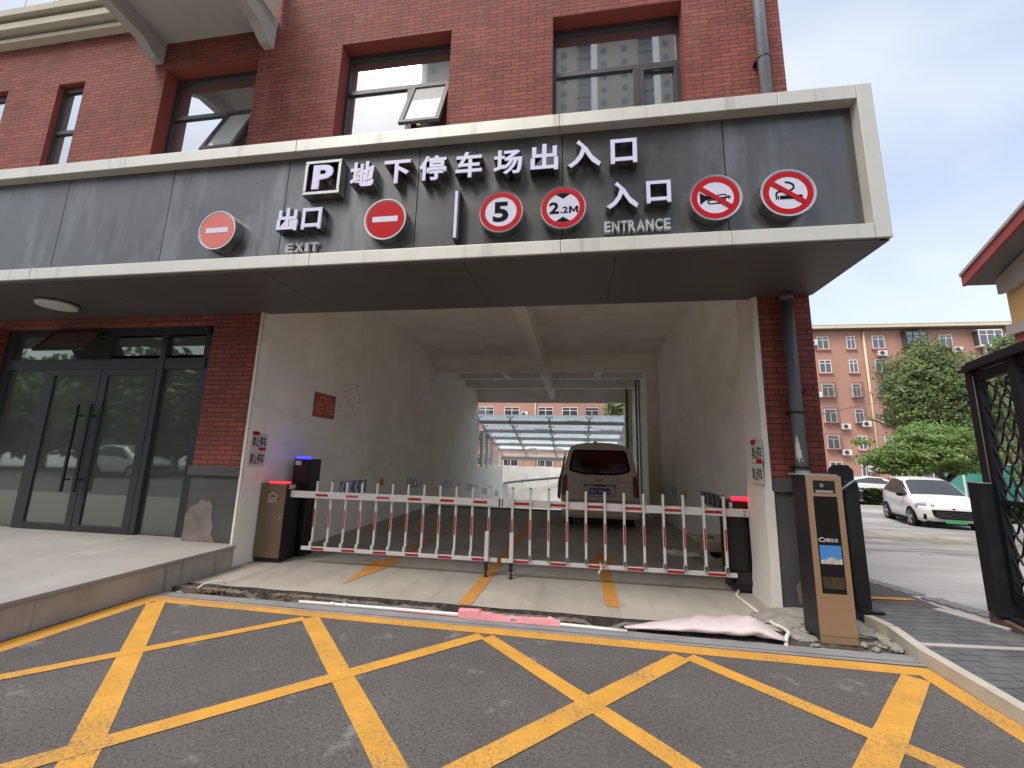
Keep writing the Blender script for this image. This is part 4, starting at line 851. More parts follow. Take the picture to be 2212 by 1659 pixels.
for i in range(nx+1):
    t = i/nx; x = -1.16+1.0*t; h = .040+.010*math.sin(t*9)+(.022 if t < .22 else 0)-.008*t+random.uniform(-.004, .004); y0_ = 4.315+random.uniform(-.003, .003); y1_ = 4.43-.03*t+random.uniform(-.004, .004)
    top.append([q.bm.verts.new((x, y0_, -.006)), q.bm.verts.new((x, y0_+.012, h*.85)), q.bm.verts.new((x, (y0_+y1_)/2, h)), q.bm.verts.new((x, y1_, h*.8)), q.bm.verts.new((x, y1_+.01, -.03))])
for a, c in zip(top, top[1:]):
    for k in range(4): f = q.bm.faces.new((a[k], a[k+1], c[k+1], c[k]))
q.bm.faces.new(top[0][::-1]); q.bm.faces.new(top[-1])
tag(q.build('foam_sheet', 'pink', None, (-.65, 4.4, 0)), 'torn bright pink foam strip lying over the white pipe', 'foam')
q = MB(); q.prism([(-1.80, 4.345), (-1.3, 4.345), (-1.17, 4.34), (-1.22, 4.42), (-1.28, 4.40), (-1.45, 4.41)], 'z', -.004, .004)
tag(q.build('foam_scrap', 'pink', None, (-1.5, 4.37, 0)), 'flat pointed pink foam scrap left of the foam strip', 'foam')
for (x, y, a, lb) in ((-.62, 4.322, .03, 'white torn tape flap on the middle of the pink foam'), (-.26, 4.37, .035, 'white tape at the right end of the pink foam')):
    q = MB(); q.prism([(x-a, .030), (x+a*1.2, .034), (x+a, .052), (x, .064)], 'y', y-.012, y-.010); tag(q.build('tape_scrap', 'white', None, (x, y, .05)), lb, 'tape')
q = MB(); NX_, NA = 44, 16; rg = []   # wrapped cushion-like bundle
for i in range(NX_+1):
    t = i/NX_; x = .46+1.38*t
    prof = math.sin(min(1, t*1.06)*math.pi*.5)**1.0 if t < .8 else max(.06, 1-((t-.8)/.2)**1.6)
    hh = .015+.105*prof*(1+.10*math.sin(t*17)); wdt = .03+.16*min(1, prof*1.05); cy = 4.36+.02+.16*prof*.9; r_ = []
    for k in range(NA):
        a = 2*math.pi*k/NA; wr = 1+.10*math.sin(11*t*math.pi+3*a)*math.sin(a)+.06*math.sin(31*t+5*a)+random.uniform(-.025, .025)
        yy = cy+wdt*math.cos(a)*wr; zz = .012+hh*.5+hh*.5*math.sin(a)*wr; r_.append(q.bm.verts.new((x+.02*math.sin(a*2), yy, max(zz, .006))))
    rg.append(r_)
for a, c in zip(rg, rg[1:]):
    for k in range(NA):
        f = q.bm.faces.new((a[k], a[(k+1) % NA], c[(k+1) % NA], c[k])); f.smooth = True
q.bm.faces.new(rg[0][::-1]); q.bm.faces.new(rg[-1])
tag(q.build('wrapped_bundle', 'palepink', None, (1.2, 4.45, 0)), 'pale pink plastic wrapped bundle lying at the right end of the trench', 'bundle')
q = MB(); random.seed(11)
for i in range(150):
    x = 1.92+random.random()**.8*.95; y = 4.33+random.random()*(.95 if x > 2.0 else .5); s = random.uniform(.008, .04)
    if 2.13 < x < 2.48 and y < 4.78: continue
    if x > 2.8: continue
    q.blob((x, y, s*.25), (s*random.uniform(.8, 1.6), s, s*random.uniform(.4, .9)), 1, .3)
for (cx_, cy_, rx_, ry_, hz) in ((2.05, 4.98, .25, .22, .05), (2.35, 5.12, .40, .16, .07), (2.62, 4.95, .22, .25, .06), (2.05, 4.55, .12, .1, .03)):
    q.blob((cx_, cy_, 0), (rx_, ry_, hz), 3, .14)
struct(tag(q.build('rubble', 'rubble', None, (2.3, 4.8, 0)), 'grey broken concrete rubble around the kiosk foot', 'rubble'), 'stuff')
q = MB()
for i in range(90):
    x = random.gauss(-3.1, .3); y = random.uniform(4.36, 4.5); s = random.uniform(.008, .022)
    q.T = Matrix.Translation((x, y, .0+random.random()*.03)) @ Matrix.Rotation(random.random()*6, 4, 'Z') @ Matrix.Rotation(random.uniform(-.8, .8), 4, 'X'); q.face((-s, -s*.6, 0), (s, -s*.4, 0), (s*.8, s*.6, .003), (-s*.7, s*.5, 0))
q.T = None
for i in range(26):
    x = random.uniform(-4.5, -3.9); y = random.uniform(4.38, 4.62); s = random.uniform(.01, .03); q.blob((x, y, .0), (s, s, s*.7), 1, .3)
struct(tag(q.build('leaf_litter', 'litter', None, (-3.2, 4.4, 0)), 'dry brown leaves and crumbs heaped in the trench', 'litter'), 'stuff')
q = MB(); q.tube([(-4.12, 4.72, .02), (-4.2, 4.66, .035), (-4.26, 4.55, .03), (-4.22, 4.44, .02)], .01, 6); tag(q.build('plastic_hose', 'pvc', None, (-4.2, 4.6, 0)), 'short grey hose bent into the left end of the trench', 'hose')
q = MB(); q.T = Matrix.Translation((.30, 5.765, .21)) @ Matrix.Rotation(.3, 4, 'Y'); q.prism([(-.02, -.07), (.0, -.02), (-.03, .07), (.01, .02), (.035, .0), (.012, -.03), (.01, -.08)], 'y', -.004, .0); tag(q.build('tape_scrap', 'white', None, (.3, 5.76, .2)), 'white tape tied to the bottom rail of the right barrier', 'tape')
# scrap behind the right barrier
rt = root('old_toilet', (2.12, 7.35, 0), 'dirty discarded ceramic toilet behind the right barrier', 'toilet')
q = MB(); rg = []
for (z, rx, ry, ox) in ((0, .15, .17, 0), (.03, .17, .19, 0), (.12, .15, .17, 0), (.22, .17, .19, 0), (.32, .20, .23, 0), (.37, .22, .26, 0), (.40, .22, .26, 0)):
    rg.append([q.bm.verts.new((2.12+ox+rx*math.cos(2*math.pi*k/20), 7.35+ry*math.sin(2*math.pi*k/20), z)) for k in range(20)])
for (rx, z) in ((.16, .395), (.13, .28), (.05, .2)): rg.append([q.bm.verts.new((2.12+rx*math.cos(2*math.pi*k/20), 7.35+rx*1.2*math.sin(2*math.pi*k/20), z)) for k in range(20)])
for a, c in zip(rg, rg[1:]):
    for k in range(20): f = q.bm.faces.new((a[k], a[(k+1) % 20], c[(k+1) % 20], c[k])); f.smooth = True
q.build('bowl', 'ceramic', rt); q = MB(); q.box(1.84, 2.34, 7.5, 7.62, .38, .41, .01); q.build('lid', 'ceramic', rt)
q = MB(); q.prism([(2.02, .20), (2.08, .215), (2.16, .215), (2.21, .20), (2.17, .145), (2.12, .125), (2.06, .145)], 'y', 7.14, 7.20); q.build('opening', 'black', rt); q = MB(); q.blob((2.05, 7.2, .25), (.035, .03, .035), 2, .1); q.build('stain', 'bark', rt)
for (x, y, s, lb) in ((1.66, 7.9, .13, 'crumpled pale plastic heap farthest left of the discarded toilet'), (1.92, 7.75, .09, 'small crumpled wrapper nearest the discarded toilet')):
    q = MB(); q.blob((x, y, .03), (s*1.4, s, .05), 2, .3); tag(q.build('crumpled_plastic', 'plaster_dirty', None, (x, y, 0)), lb, 'rubbish', 'rubbish on the passage floor')

# ================================================================ VAN
vx, vy = .53, 10.12
rt = root('van', (vx, 12, 0), 'beige minivan parked in the passage, seen from behind', 'van')
half = [(.84, .30), (.885, .45), (.895, .75), (.885, 1.05), (.86, 1.24), (.79, 1.50), (.715, 1.76), (.66, 1.87), (.52, 1.93), (.28, 1.965), (0, 1.975)]
def outline(sx, sz, dz=0): 
    h_ = [(x*sx, .30+(z-.30)*sz+dz) for x, z in half]; return h_+[(-x, z) for x, z in h_[-2::-1]]
q = MB(); rg = []
for (y, sx, sz) in ((0, .955, .985), (.015, .975, .992), (.06, 1, 1), (.6, 1, 1.0), (2.6, 1, 1.0), (2.9, .99, .98), (3.3, .96, .72), (3.9, .90, .46), (4.0, .8, .36)):
    rg.append([q.bm.verts.new((vx+x, vy+y, z)) for x, z in outline(sx, sz)])
n = len(rg[0])
for a, c in zip(rg, rg[1:]):
    for k in range(n): f = q.bm.faces.new((a[k], a[(k+1) % n], c[(k+1) % n], c[k])); f.smooth = True
q.bm.faces.new(rg[0][::-1]); q.bm.faces.new(rg[-1]); body = q.build('body', 'vanpaint', rt)
def rounded(pts, r=.06, n=5):
    o = []; N_ = len(pts)
    for i in range(N_):
        p, a, c = Vector(pts[i]), Vector(pts[i-1]), Vector(pts[(i+1) % N_]); u = (a-p).normalized(); v = (c-p).normalized(); rr = min(r, (a-p).length*.45, (c-p).length*.45)
        s, e = p+u*rr, p+v*rr
        for k in range(n+1):
            t = k/n; o.append(tuple(s*(1-t)**2+p*2*t*(1-t)+e*t*t))
    return o
gw = rounded([(-.62, 1.80), (.60, 1.80), (.70, 1.35), (.66, 1.29), (.35, 1.225), (-.35, 1.225), (-.66, 1.29), (-.71, 1.35)], .09)
q = MB(); q.prism([(vx+x, z) for x, z in gw], 'y', vy-.008, vy+.002); g_ = q.build('rear_window', 'black', rt)
gi = rounded([(-.575, 1.755), (.555, 1.755), (.645, 1.375), (.62, 1.325), (.33, 1.265), (-.33, 1.265), (-.62, 1.325), (-.655, 1.375)], .07)
q = MB(); q.prism([(vx+x, z) for x, z in gi], 'y', vy-.012, vy-.0085)
k = NT('van rear glass'); k.b.inputs['Base Color'].default_value = (.02, .005, .005, 1); k.b.inputs['Roughness'].default_value = .06; f_ = k.noise(2, 3, .5); k.col(k.mix(k.rng(f_, .4, .65), (.02, .006, .006, 1), (.085, .014, .012, 1))); M['vanglass'] = k.m
q.build('pane', 'vanglass', g_)
for s in (-1, 1):
    q = MB(); q.prism([(vx+s*x, z) for x, z in rounded([(.745, 1.22), (.835, 1.20), (.868, .95), (.872, .74), (.75, .74), (.745, .95)], .03)], 'y', vy-.022, vy+.16); q.build('tail_lamp', 'taillamp', rt)
q = MB(); q.prism([(vx+x, z) for x, z in rounded([(-.87, .62), (.87, .62), (.89, .45), (.84, .27), (-.84, .27), (-.89, .45)], .05)], 'y', vy-.075, vy+.12); q.build('bumper', 'vanpaint', rt)
q = MB(); q.box(vx-.80, vx+.80, vy-.0775, vy-.074, .30, .31); q.box(vx-.66, vx-.54, vy-.0775, vy-.074, .52, .54); q.box(vx+.5, vx+.66, vy-.0775, vy-.074, .50, .53); q.build('bumper_trim', 'black', rt)
q = MB(); q.box(vx-.245, vx+.235, vy-.02, vy-.012, .785, .925); pl = q.build('number_plate', 'plateblue', rt)
put_text('lettering', '鲁C·978R8', 'sticker', lambda u, v, w_: (vx-.225+.44*u, vy-.0215, .808+.095*v), pl, 0, 0)
q = MB(); q.box(vx-.36, vx+.36, vy-.03, vy-.01, .985, 1.0); q.box(vx-.14, vx+.14, vy-.035, vy-.01, .975, 1.005)
for s in (-1, 1): q.cyl((vx+s*.33, vy-.034, .99), (vx+s*.33, vy-.01, .99), .02, 10)
q.build('tailgate_handle', 'black', rt)
q = MB(); q.prism([(vx-.005, 1.085), (vx-.03, 1.12), (vx-.085, 1.155), (vx-.075, 1.125), (vx-.045, 1.095), (vx-.005, 1.07), (vx+.035, 1.095), (vx+.065, 1.125), (vx+.075, 1.155), (vx+.02, 1.12)], 'y', vy-.016, vy-.005); q.build('emblem', 'red', rt)
q = MB(); q.box(vx+.46, vx+.66, vy-.014, vy-.008, 1.075, 1.095); q.build('badge', 'chrome', rt)
q = MB(); arr = [(-.36, .97), (-.36, .86), (-.31, .76), (-.2, .74)]
for s in (-1, 1): q.tube([(vx+s*x, vy-.006, z) for x, z in arr], .006, 5)
q.tube([(vx-.2, vy-.006, .74), (vx+.2, vy-.006, .74)], .006, 5); q.tube([(vx-.80, vy-.004, .645), (vx+.80, vy-.004, .645)], .007, 5); q.build('tailgate_seam', 'gateblack', rt)
for x in (-.72, .72):
    for y in (.75, 3.2):
        q = MB(); q.cyl((vx+x-.1, vy+y, .30), (vx+x+.1, vy+y, .30), .30, 24); wh = q.build('wheel', 'rubber', rt)
        q = MB(); s = 1 if x > 0 else -1; q.cyl((vx+x+s*.101, vy+y, .30), (vx+x+s*.11, vy+y, .30), .19, 20); q.build('rim', 'alloy', wh)
q = MB(); q.prism([(vx-.80, 1.80), (vx-.84, 1.70), (vx-.93, 1.25), (vx-1.0, 1.0), (vx-1.02, .62), (vx-.94, .55), (vx-.915, 1.0), (vx-.86, 1.3)], 'y', vy+.9, vy+2.0); q.build('sliding_door', 'darkpaint', rt)
q = MB(); q.box(vx-.55, vx+.55, vy+.2, vy+3.6, .24, .31); q.build('underbody', 'black', rt)
q = MB(); q.cyl((vx-.08, vy+.25, 1.975), (vx-.08, vy+.55, 1.985), .04, 10); q.build('roof_pod', 'vanpaint', rt)

# ================================================================ RAMP ENCLOSURE
rw = root('ramp_enclosure', (-1, 23, -1), 'white walls around the curving ramp beyond the passage', 'wall')
for a, c in ((-4.82, -4.60), (2.2, 2.6)):
    q = MB(); q.box(a, c, 19.2, 26.5, -2.2, 1.08); q.build('side_wall', 'rampwall', rw)

q = MB(); pts = []
for i in range(13):
    t = i/12; pts.append((-6.2+10.5*t, 27.6+1.6*math.sin(t*math.pi)))
q.prism(pts+[(p[0], p[1]+.25) for p in pts[::-1]], 'z', -2.4, 1.03); q.build('curved_wall', 'rampwall', rw)
q = MB(); q.tube([(-5.2, 27.55, -.10), (-3.6, 28.4, .10), (-1.2, 28.95, .36), (1.2, 28.9, .60), (3, 28.2, .8)], .075, 8)
for (x, y, z) in ((-3.6, 28.4, .10), (-1.9, 28.8, .28), (-.2, 28.95, .46)): q.tube([(x, y, z-.05), (x, y+.02, z-.22), (x, y+.25, z-.24)], .02, 6)
q.build('handrail', 'pipedark', rw)
pg = root('ramp_canopy', (-1, 22.5, 1), 'sloping glass roof on pale steel frames over the ramp', 'canopy')
SL = lambda y: 3.30-(y-19.4)*(3.30-1.74)/(26.5-19.4)
ybar = [19.4, 20.85, 22.15, 23.45, 24.75, 26.1]
for i, y in enumerate(ybar):
    q = MB(); z = SL(y); q.box(-4.66, 2.3, y-.05, y+.05, z-.16, z, .005); q.build('cross_bar', 'white', pg)
for x in (-4.58, -3.09, -1.25, .58, 2.2):
    q = MB(); q.prism([(19.3, SL(19.3)+.04), (26.2, SL(26.2)+.04), (26.2, SL(26.2)-.04), (19.3, SL(19.3)-.04)], 'x', x-.04, x+.04); q.build('rafter', 'white', pg)
for y in ybar:
    for x in (-4.70, 2.3):
        q = MB(); q.box(x-.06, x+.06, y-.30, y+.30, 1.08, SL(y)-.15); q.build('post', 'white', pg)
cols_ = [-4.75, -3.09, -1.25, .58, 2.35]
for i in range(len(ybar)-1):
    for a, c in zip(cols_, cols_[1:]):
        ya, yb = ybar[i]-.28+(.02 if i else 0), ybar[i+1]-.29
        q = MB(); d = .20; q.prism([(ya, SL(ya)+d), (yb, SL(yb)+d), (yb, SL(yb)+d+.012), (ya, SL(ya)+d+.012)], 'x', a+.012, c-.012); q.build('glass_pane', 'clear', pg)
q = MB()
for y in ybar:
    for x in cols_[1:-1]+[-4.62]:
        z = SL(y); q.cyl((x, y-.02, z), (x, y-.02, z+.18), .018, 6)
        for s in (-1, 1): q.cyl((x, y-.02, z+.10), (x+s*.13, y-.02, z+.17), .012, 6); q.cyl((x+s*.13, y-.02, z+.14), (x+s*.13, y-.02, z+.2), .028, 8)
q.build('glass_clamps', 'blackmetal', pg)
q = MB(); q.box(-4.62, 2.3, 26.2, 26.3, 1.45, 1.76); q.build('end_header', 'white', pg)
for x in (-4.26, -3.25, -2.25, -1.25, -.25, .75, 1.75):
    q = MB(); q.box(x-.03, x+.03, 26.22, 26.28, 1.03, 1.45); q.build('end_post', 'white', pg)
q = MB(); random.seed(5)
for (x, y, s) in ((.0, 20.1, .5), (1.55, 20.2, .4), (1.7, 21.5, .6), (1.2, 21.7, .35), (-1.7, 21.5, .45), (-3.3, 23.0, .28), (-3.5, 24.3, .35), (-2.6, 25.5, .25), (-1.0, 25.4, .2)):
    zt = SL(y)+.225
    for k_ in range(60):
        px, py = x+random.gauss(0, s*.5), y+random.gauss(0, s*.14)+random.uniform(-.05, .05); l_ = random.uniform(.03, .07)
        q.T = Matrix.Translation((px, py, SL(py)+.222+random.random()*.03)) @ Matrix.Rotation(random.random()*6, 4, 'Z') @ Matrix.Rotation(-.21, 4, 'X')
        q.face((-l_, -l_*.6, 0), (l_, -l_*.5, .004), (l_*.7, l_*.6, 0), (-l_*.8, l_*.5, .004))
    q.T = None; q.tube([(x-s*.9, y-.10, SL(y-.1)+.24), (x, y, SL(y)+.25), (x+s*.9, y+.16, SL(y+.16)+.26)], [.03, .025, .008], 5)
q.T = None
struct(tag(q.build('fallen_leaves', 'litter', None, (-1, 22, 2.5)), 'dark fallen leaves and twigs lying on the glass ramp roof', 'leaves'), 'stuff')

# ================================================================ APARTMENT BLOCK BEHIND
YB = 50.0
ab = root('apartment_block', (15, YB, -.4), 'long orange-red six storey apartment block behind the trees', 'building')
b = MB(); b.box(-22, 46.5, YB, YB+11, -1, 16.7); b.build('wall', 'orange', ab)
b = MB(); b.box(-22.6, 47.0, YB-.75, YB+11.6, 16.72, 17.02); b.build('roof_fascia', 'cream', ab); b = MB(); b.box(-22.4, 46.8, YB-.6, YB+11.4, 16.55, 16.715); b.box(-22.5, 46.9, YB-.5, YB+11.5, 17.022, 17.16); b.build('roof_edge', 'roofdark', ab)
for x in (-4.9, 31.45):
    b = MB(); b.cyl((x, YB-.12, -.6), (x, YB-.12, 16.5), .11, 8); b.build('rain_pipe', 'cream', ab)
rowz = [4.9, 7.75, 10.55, 13.25, 15.95, 2.1]
protos = {}
def apt_window(kind, x0, x1, zt, h_):
    key = (kind, round(x1-x0, 2), h_)
    if key not in protos:
        f = MB(); W_ = x1-x0; t = .07; y_ = YB-.03
        for bx in ((0, W_, -t, 0), (0, W_, -h_, -h_+t), (0, t, -h_+t, -t), (W_-t, W_, -h_+t, -t), (W_/2-t/2, W_/2+t/2, -h_+t, -.42), (t, W_-t, -.42, -.42+t)): f.box(x0+bx[0], x0+bx[1], y_-.05, y_+.02, zt+bx[2], zt+bx[3])
        if kind == 'plain' : f.box(x0+W_*.5-t/2, x0+W_*.5+t/2, y_-.05, y_+.02, zt-.35, zt-t)
        o = f.build('window', 'white', ab); protos[key] = (o, x0, zt)
        g = MB(); g.box(x0+t*.5, x1-t*.5, y_-.02, y_+.018, zt-h_+t*.5, zt-t*.5); g.build('pane', 'farglass', o)
        s = MB(); s.box(x0-.15, x1+.15, YB-.22, YB-.001, zt-h_-.12, zt-h_-.005); s.build('sill', 'trimpink', o)
        if kind == 'cage':
            c = MB(); d = .42
            for k in range(int(W_/.13)+2): 
                xx = x0-.1+(W_+.2)*k/(int(W_/.13)+1); c.box(xx-.012, xx+.012, YB-d-.012, YB-d+.012, zt-h_-.08, zt+.14)
            for zz in (zt+.13, zt-.35, zt-.85, zt-h_-.07): c.box(x0-.12, x1+.12, YB-d-.014, YB-d+.016, zz-.014, zz+.014)
            for xx in (x0-.11, x1+.11):
                for zz in (zt+.13, zt-.5, zt-h_-.07): c.box(xx-.012, xx+.012, YB-d, YB-.001, zz-.012, zz+.012)
            c.box(x0-.12, x1+.12, YB-d, YB-.002, zt-h_-.10, zt-h_-.085); c.build('bar_cage', 'cage', o)
        return o
    o, ox, oz = protos[key]; c = o.copy(); COL.objects.link(c); c.parent = ab; c.location = o.location+Vector((x0-ox, 0, zt-oz))
    for ch in o.children: d = ch.copy(); COL.objects.link(d); d.parent = c
    return c
colsx = [(-12.1, 2.1), (-8.7, 1.85), (-4.6, 1.85), (-1.7, 1.85), (1.0, 1.6), (26.75, 1.2), (29.75, .85), (32.3, 1.2), (35.4, 1.9), (38.8, 1.2), (42.1, 1.75), (44.9, 1.0)]
for i, (x, wd) in enumerate(colsx):
    for j, z in enumerate(rowz):
        if (i, j) in ((8, 4), (10, 4)): continue
        kind = 'cage' if (j in (1, 2) and i >= 5) or (i + j) % 5 == 0 and j < 4 else 'plain'
        apt_window(kind, x, x+wd, z, 1.45)
for x in [4.5+3.1*k for k in range(7)]:
    for z in rowz[:5]: apt_window('plain', x, x+1.2, z, 1.45)
for (x0, x1, zt, mat) in ((35.2, 37.2, 16.2, 'gateblack'), (42.0, 44.1, 16.2, 'white')):
    f = MB(); h_ = 1.65; d = .75
    for xx in (x0, (x0*2+x1)/3, (x0+2*x1)/3, x1): f.box(xx-.04, xx+.04, YB-d, YB-d+.06, zt-h_, zt)
    for zz in (zt-.06, zt-.55, zt-h_): f.box(x0, x1, YB-d+.002, YB-d+.062, zz, zz+.06); 
    f.box(x0-.05, x1+.05, YB-d, YB-.002, zt-h_-.12, zt-h_-.002); f.box(x0-.05, x1+.05, YB-d, YB-.002, zt+.002, zt+.06); o = f.build('bay_window', mat, ab)
    g = MB(); g.box(x0+.04, x1-.04, YB-d+.02, YB-d+.035, zt-h_+.05, zt-.05); g.box(x0, x0+.02, YB-d+.06, YB-.005, zt-h_+.05, zt-.05); g.box(x1-.02, x1, YB-d+.06, YB-.005, zt-h_+.05, zt-.05); g.build('pane', 'farglass', o)
acs = [(33.0, 13.9), (26.2, 15.2), (28.6, 5.85), (30.6, 6.15), (40.2, 14.2), (43.0, 14.1), (28.4, 3.1), (-6.2, 6.85), (33.3, 11.3), (26.1, 9.3), (30.7, 1.4)]
aclab = ['air conditioner under the top window right of the cream rain pipe', 'air conditioner beside the top left window near the brick corner', 'air conditioner below the white framed window in the left column', 'air conditioner below the caged window in the second column', 'air conditioner under the dark top window behind the tree', 'air conditioner hanging under the white bay window', 'lower left air conditioner above the parked cars', 'air conditioner seen through the passage opening', 'air conditioner half hidden by the tree below a white window', 'air conditioner inside the upper left window cage', 'air conditioner low on the wall behind the parked cars']
a0 = None
for (x, z), lb in zip(acs, aclab):
    if a0 is None:
        a0 = root('air_conditioner', (x, YB, z), '', 'air conditioner', 'air conditioners on the apartment block'); q = MB(); q.box(x-.42, x+.42, YB-.45, YB-.12, z-.3, z+.3, .02); q.build('casing', 'ac', a0)
        q = MB(); q.cyl((x-.1, YB-.452, z), (x-.1, YB-.47, z), .22, 20); q.build('fan_grille', 'acdark', a0); q = MB(); q.box(x-.38, x-.34, YB-.4, YB, z-.34, z-.302); q.box(x+.34, x+.38, YB-.4, YB, z-.34, z-.302); q.build('bracket', 'cage', a0); c = a0
    else:
        c = dup(a0); c.location = (x, YB, z)
    c['label'] = 'white '+lb

# ================================================================ YELLOW GABLED BUILDING (right edge)
yb_ = root('yellow_house', (14, 8, 0), 'yellow rendered house with red edged gable roof at the right edge', 'house')
xw, yc = 11.0, 12.0
b = MB(); b.prism([(yc, 5.25), (yc, 6.5), (6.3, 9.46), (.6, 6.5), (.6, 5.25)], 'x', xw, 24); b.build('upper_wall', 'yellow', yb_)
b = MB(); b.box(xw-.08, 24, .5, yc+.08, 4.98, 5.249); b.prism([(yc+.1, 6.10), (yc+.1, 6.50), (6.3, 9.5), (6.3, 9.0), (11.3, 6.42), (11.3, 6.28), (11.75, 6.10)], 'x', xw-.10, xw-.002); b.build('band', 'grit', yb_)
b = MB(); b.box(xw, 24, .6, yc, -.6, 4.979); b.build('base_wall', 'redwall', yb_)
def slope(z_off, th, xa, xb, mat, name, y_in=0):
    b = MB(); m_ = .52; e = .30
    P_ = lambda y, o: (y, 6.45+(yc+e-y)*m_+o)
    b.prism([P_(yc+e, z_off), P_(6.3, z_off), P_(6.3, z_off+th), P_(yc+e, z_off+th)], 'x', xa, xb)
    Q_ = lambda y, o: (y, 6.45+(y-.6+e)*m_+o)
    b.prism([Q_(.6-e, z_off), Q_(6.3, z_off), Q_(6.3, z_off+th), Q_(.6-e, z_off+th)], 'x', xa, xb); b.build(name, mat, yb_)
slope(0, .06, xw-.62, 24.6, 'eave', 'eave_board'); slope(-.02, .27, xw-.70, xw-.622, 'roofred', 'verge'); slope(.062, .19, xw-.62, 24.6, 'eave', 'roof'); slope(.253, .08, xw-.74, 24.6, 'grit', 'verge_cap')

# ================================================================ GATE (right edge)
gt = root('iron_gate', (4.3, 5.0, 0), 'tall black iron lattice gate leaf with capped top at the right edge', 'gate')
ga = R(16); gd = Vector((-math.sin(ga), -math.cos(ga), 0)); gn = Vector((math.cos(ga), -math.sin(ga), 0)); g0 = Vector((4.27, 5.18, 0))
GT_ = Matrix(((gd.x, gn.x, 0, g0.x), (gd.y, gn.y, 0, g0.y), (0, 0, 1, 0), (0, 0, 0, 1)))
def gbox(name, mat, *bx):
    q = MB(); q.T = GT_
    for b_ in bx: q.box(*b_, .004)
    return q.build(name, mat, gt)
gbox('post', 'gateblack', (0, .11, -.05, .05, .16, 2.60)); gbox('post', 'gateblack', (.70, .82, -.05, .05, .16, 2.60)); gbox('post', 'gateblack', (1.50, 1.62, -.05, .05, .16, 2.60))
gbox('frame_rail', 'gateblack', (.11, .70, -.03, .03, 2.48, 2.58), (.11, .70, -.03, .03, .30, .40), (.19, .70, -.03, .03, 1.22, 1.27), (.82, 1.5, -.03, .03, 2.5, 2.6), (.82, 1.5, -.03, .03, .3, .4), (.13, .19, -.03, .03, .40, 2.48))
gbox('cap', 'gateblack', (-.05, 1.7, -.085, .085, 2.605, 2.64), (-.02, 1.7, -.065, .065, 2.641, 2.68), (.03, 1.7, -.045, .045, 2.681, 2.71))
gbox('control_box', 'gateblack', (-.03, .16, -.16, -.055, .15, 1.42)); gbox('box_cap', 'pipegrey', (-.035, .165, -.165, -.05, 1.4205, 1.432)); gbox('light_rod', 'alloy', (.115, .125, -.045, -.035, 1.44, 2.55))
q = MB(); q.T = GT_
for (u0, u1) in ((.19, .70), (.82, 1.50)):
    for s in (-1, 1):
        for k in range(-9, 14):
            pts = []
            for i in range(19):
                u = u0+(u1-u0)*i/18; t = (u-u0)
                z = .40+k*.215+s*t*1.45+(1.45*(u1-u0) if s < 0 else 0)+.028*math.sin(t*37)
                if .42 < z < 2.47: pts.append((u, .009*s, z))
            if len(pts) > 1: q.tube(pts, .0095, 4)
q.build('lattice', 'gateblack', gt)
gbox('foot_plate', 'gateblack', (-.06, .75, -.09, .09, .13, .158))
q = MB(); q.T = GT_; q.box(-.10, 1.6, -.13, .13, .0, .128, .01); tag(q.build('gate_plinth', 'stone', None, (4.2, 4.9, 0)), 'brown granite block under the black iron gate', 'plinth')

# ================================================================ VEGETATION
def make_crown(name, mat, parent, blobs, nleaf, ls, seed, flat=1.0):
    rnd = random.Random(seed); q = MB(); tot = sum(r[0]*r[1]*r[2] for c, r in blobs)
    clump = [(rnd.uniform(.75, 1.05), rnd.uniform(0, 6.28)) for _ in range(7)]
    for c, r in blobs:
        for i in range(int(nleaf*(r[0]*r[1]*r[2])/tot)):
            u = Vector((rnd.gauss(0, 1), rnd.gauss(0, 1), rnd.gauss(0, 1))).normalized()
            rad = rnd.random()**.45
            if math.sin(c[0]*3+u.x*4.1*r[0])*math.sin(u.y*3.3*r[1]+1)*math.sin(u.z*4.7*r[2]+c[2]) > .50: continue
            bump_ = 1+.27*math.sin(5*u.x+3.1*u.z+seed)*math.sin(4.3*u.y+6*u.z)
            p = Vector((c[0]+u.x*r[0]*rad*bump_, c[1]+u.y*r[1]*rad*bump_, c[2]+u.z*r[2]*rad*bump_))
            s = ls*rnd.uniform(.6, 1.35)
            n_ = Vector((u.x*.6+rnd.gauss(0, .45), u.y*.6+rnd.gauss(0, .45), .55+rnd.gauss(0, .4)*flat)).normalized(); a = n_.orthogonal().normalized()
            an = rnd.random()*6.28; bb = n_.cross(a); d1 = a*math.cos(an)+bb*math.sin(an); d2 = n_.cross(d1)
            q.face(p-d1*s, p+d2*s*.55-n_*s*.12, p+d1*s, p-d2*s*.55-n_*s*.12)
    return q.build(name, mat, parent)
def limb(q, p, d, l, r, depth, rnd):
    e = p+d*l; mid = p+d*l*.5+Vector((rnd.gauss(0, .06), rnd.gauss(0, .06), 0))*l
    q.tube([p, mid, e], [r, r*.82, r*.62], 7)
    if depth:
        for k in range(3 if depth > 1 else 2):
            nd = (d+Vector((rnd.gauss(0, .6), rnd.gauss(0, .6), rnd.uniform(-.05, .5)))).normalized(); limb(q, e, nd, l*rnd.uniform(.6, .85), r*.55, depth-1, rnd)
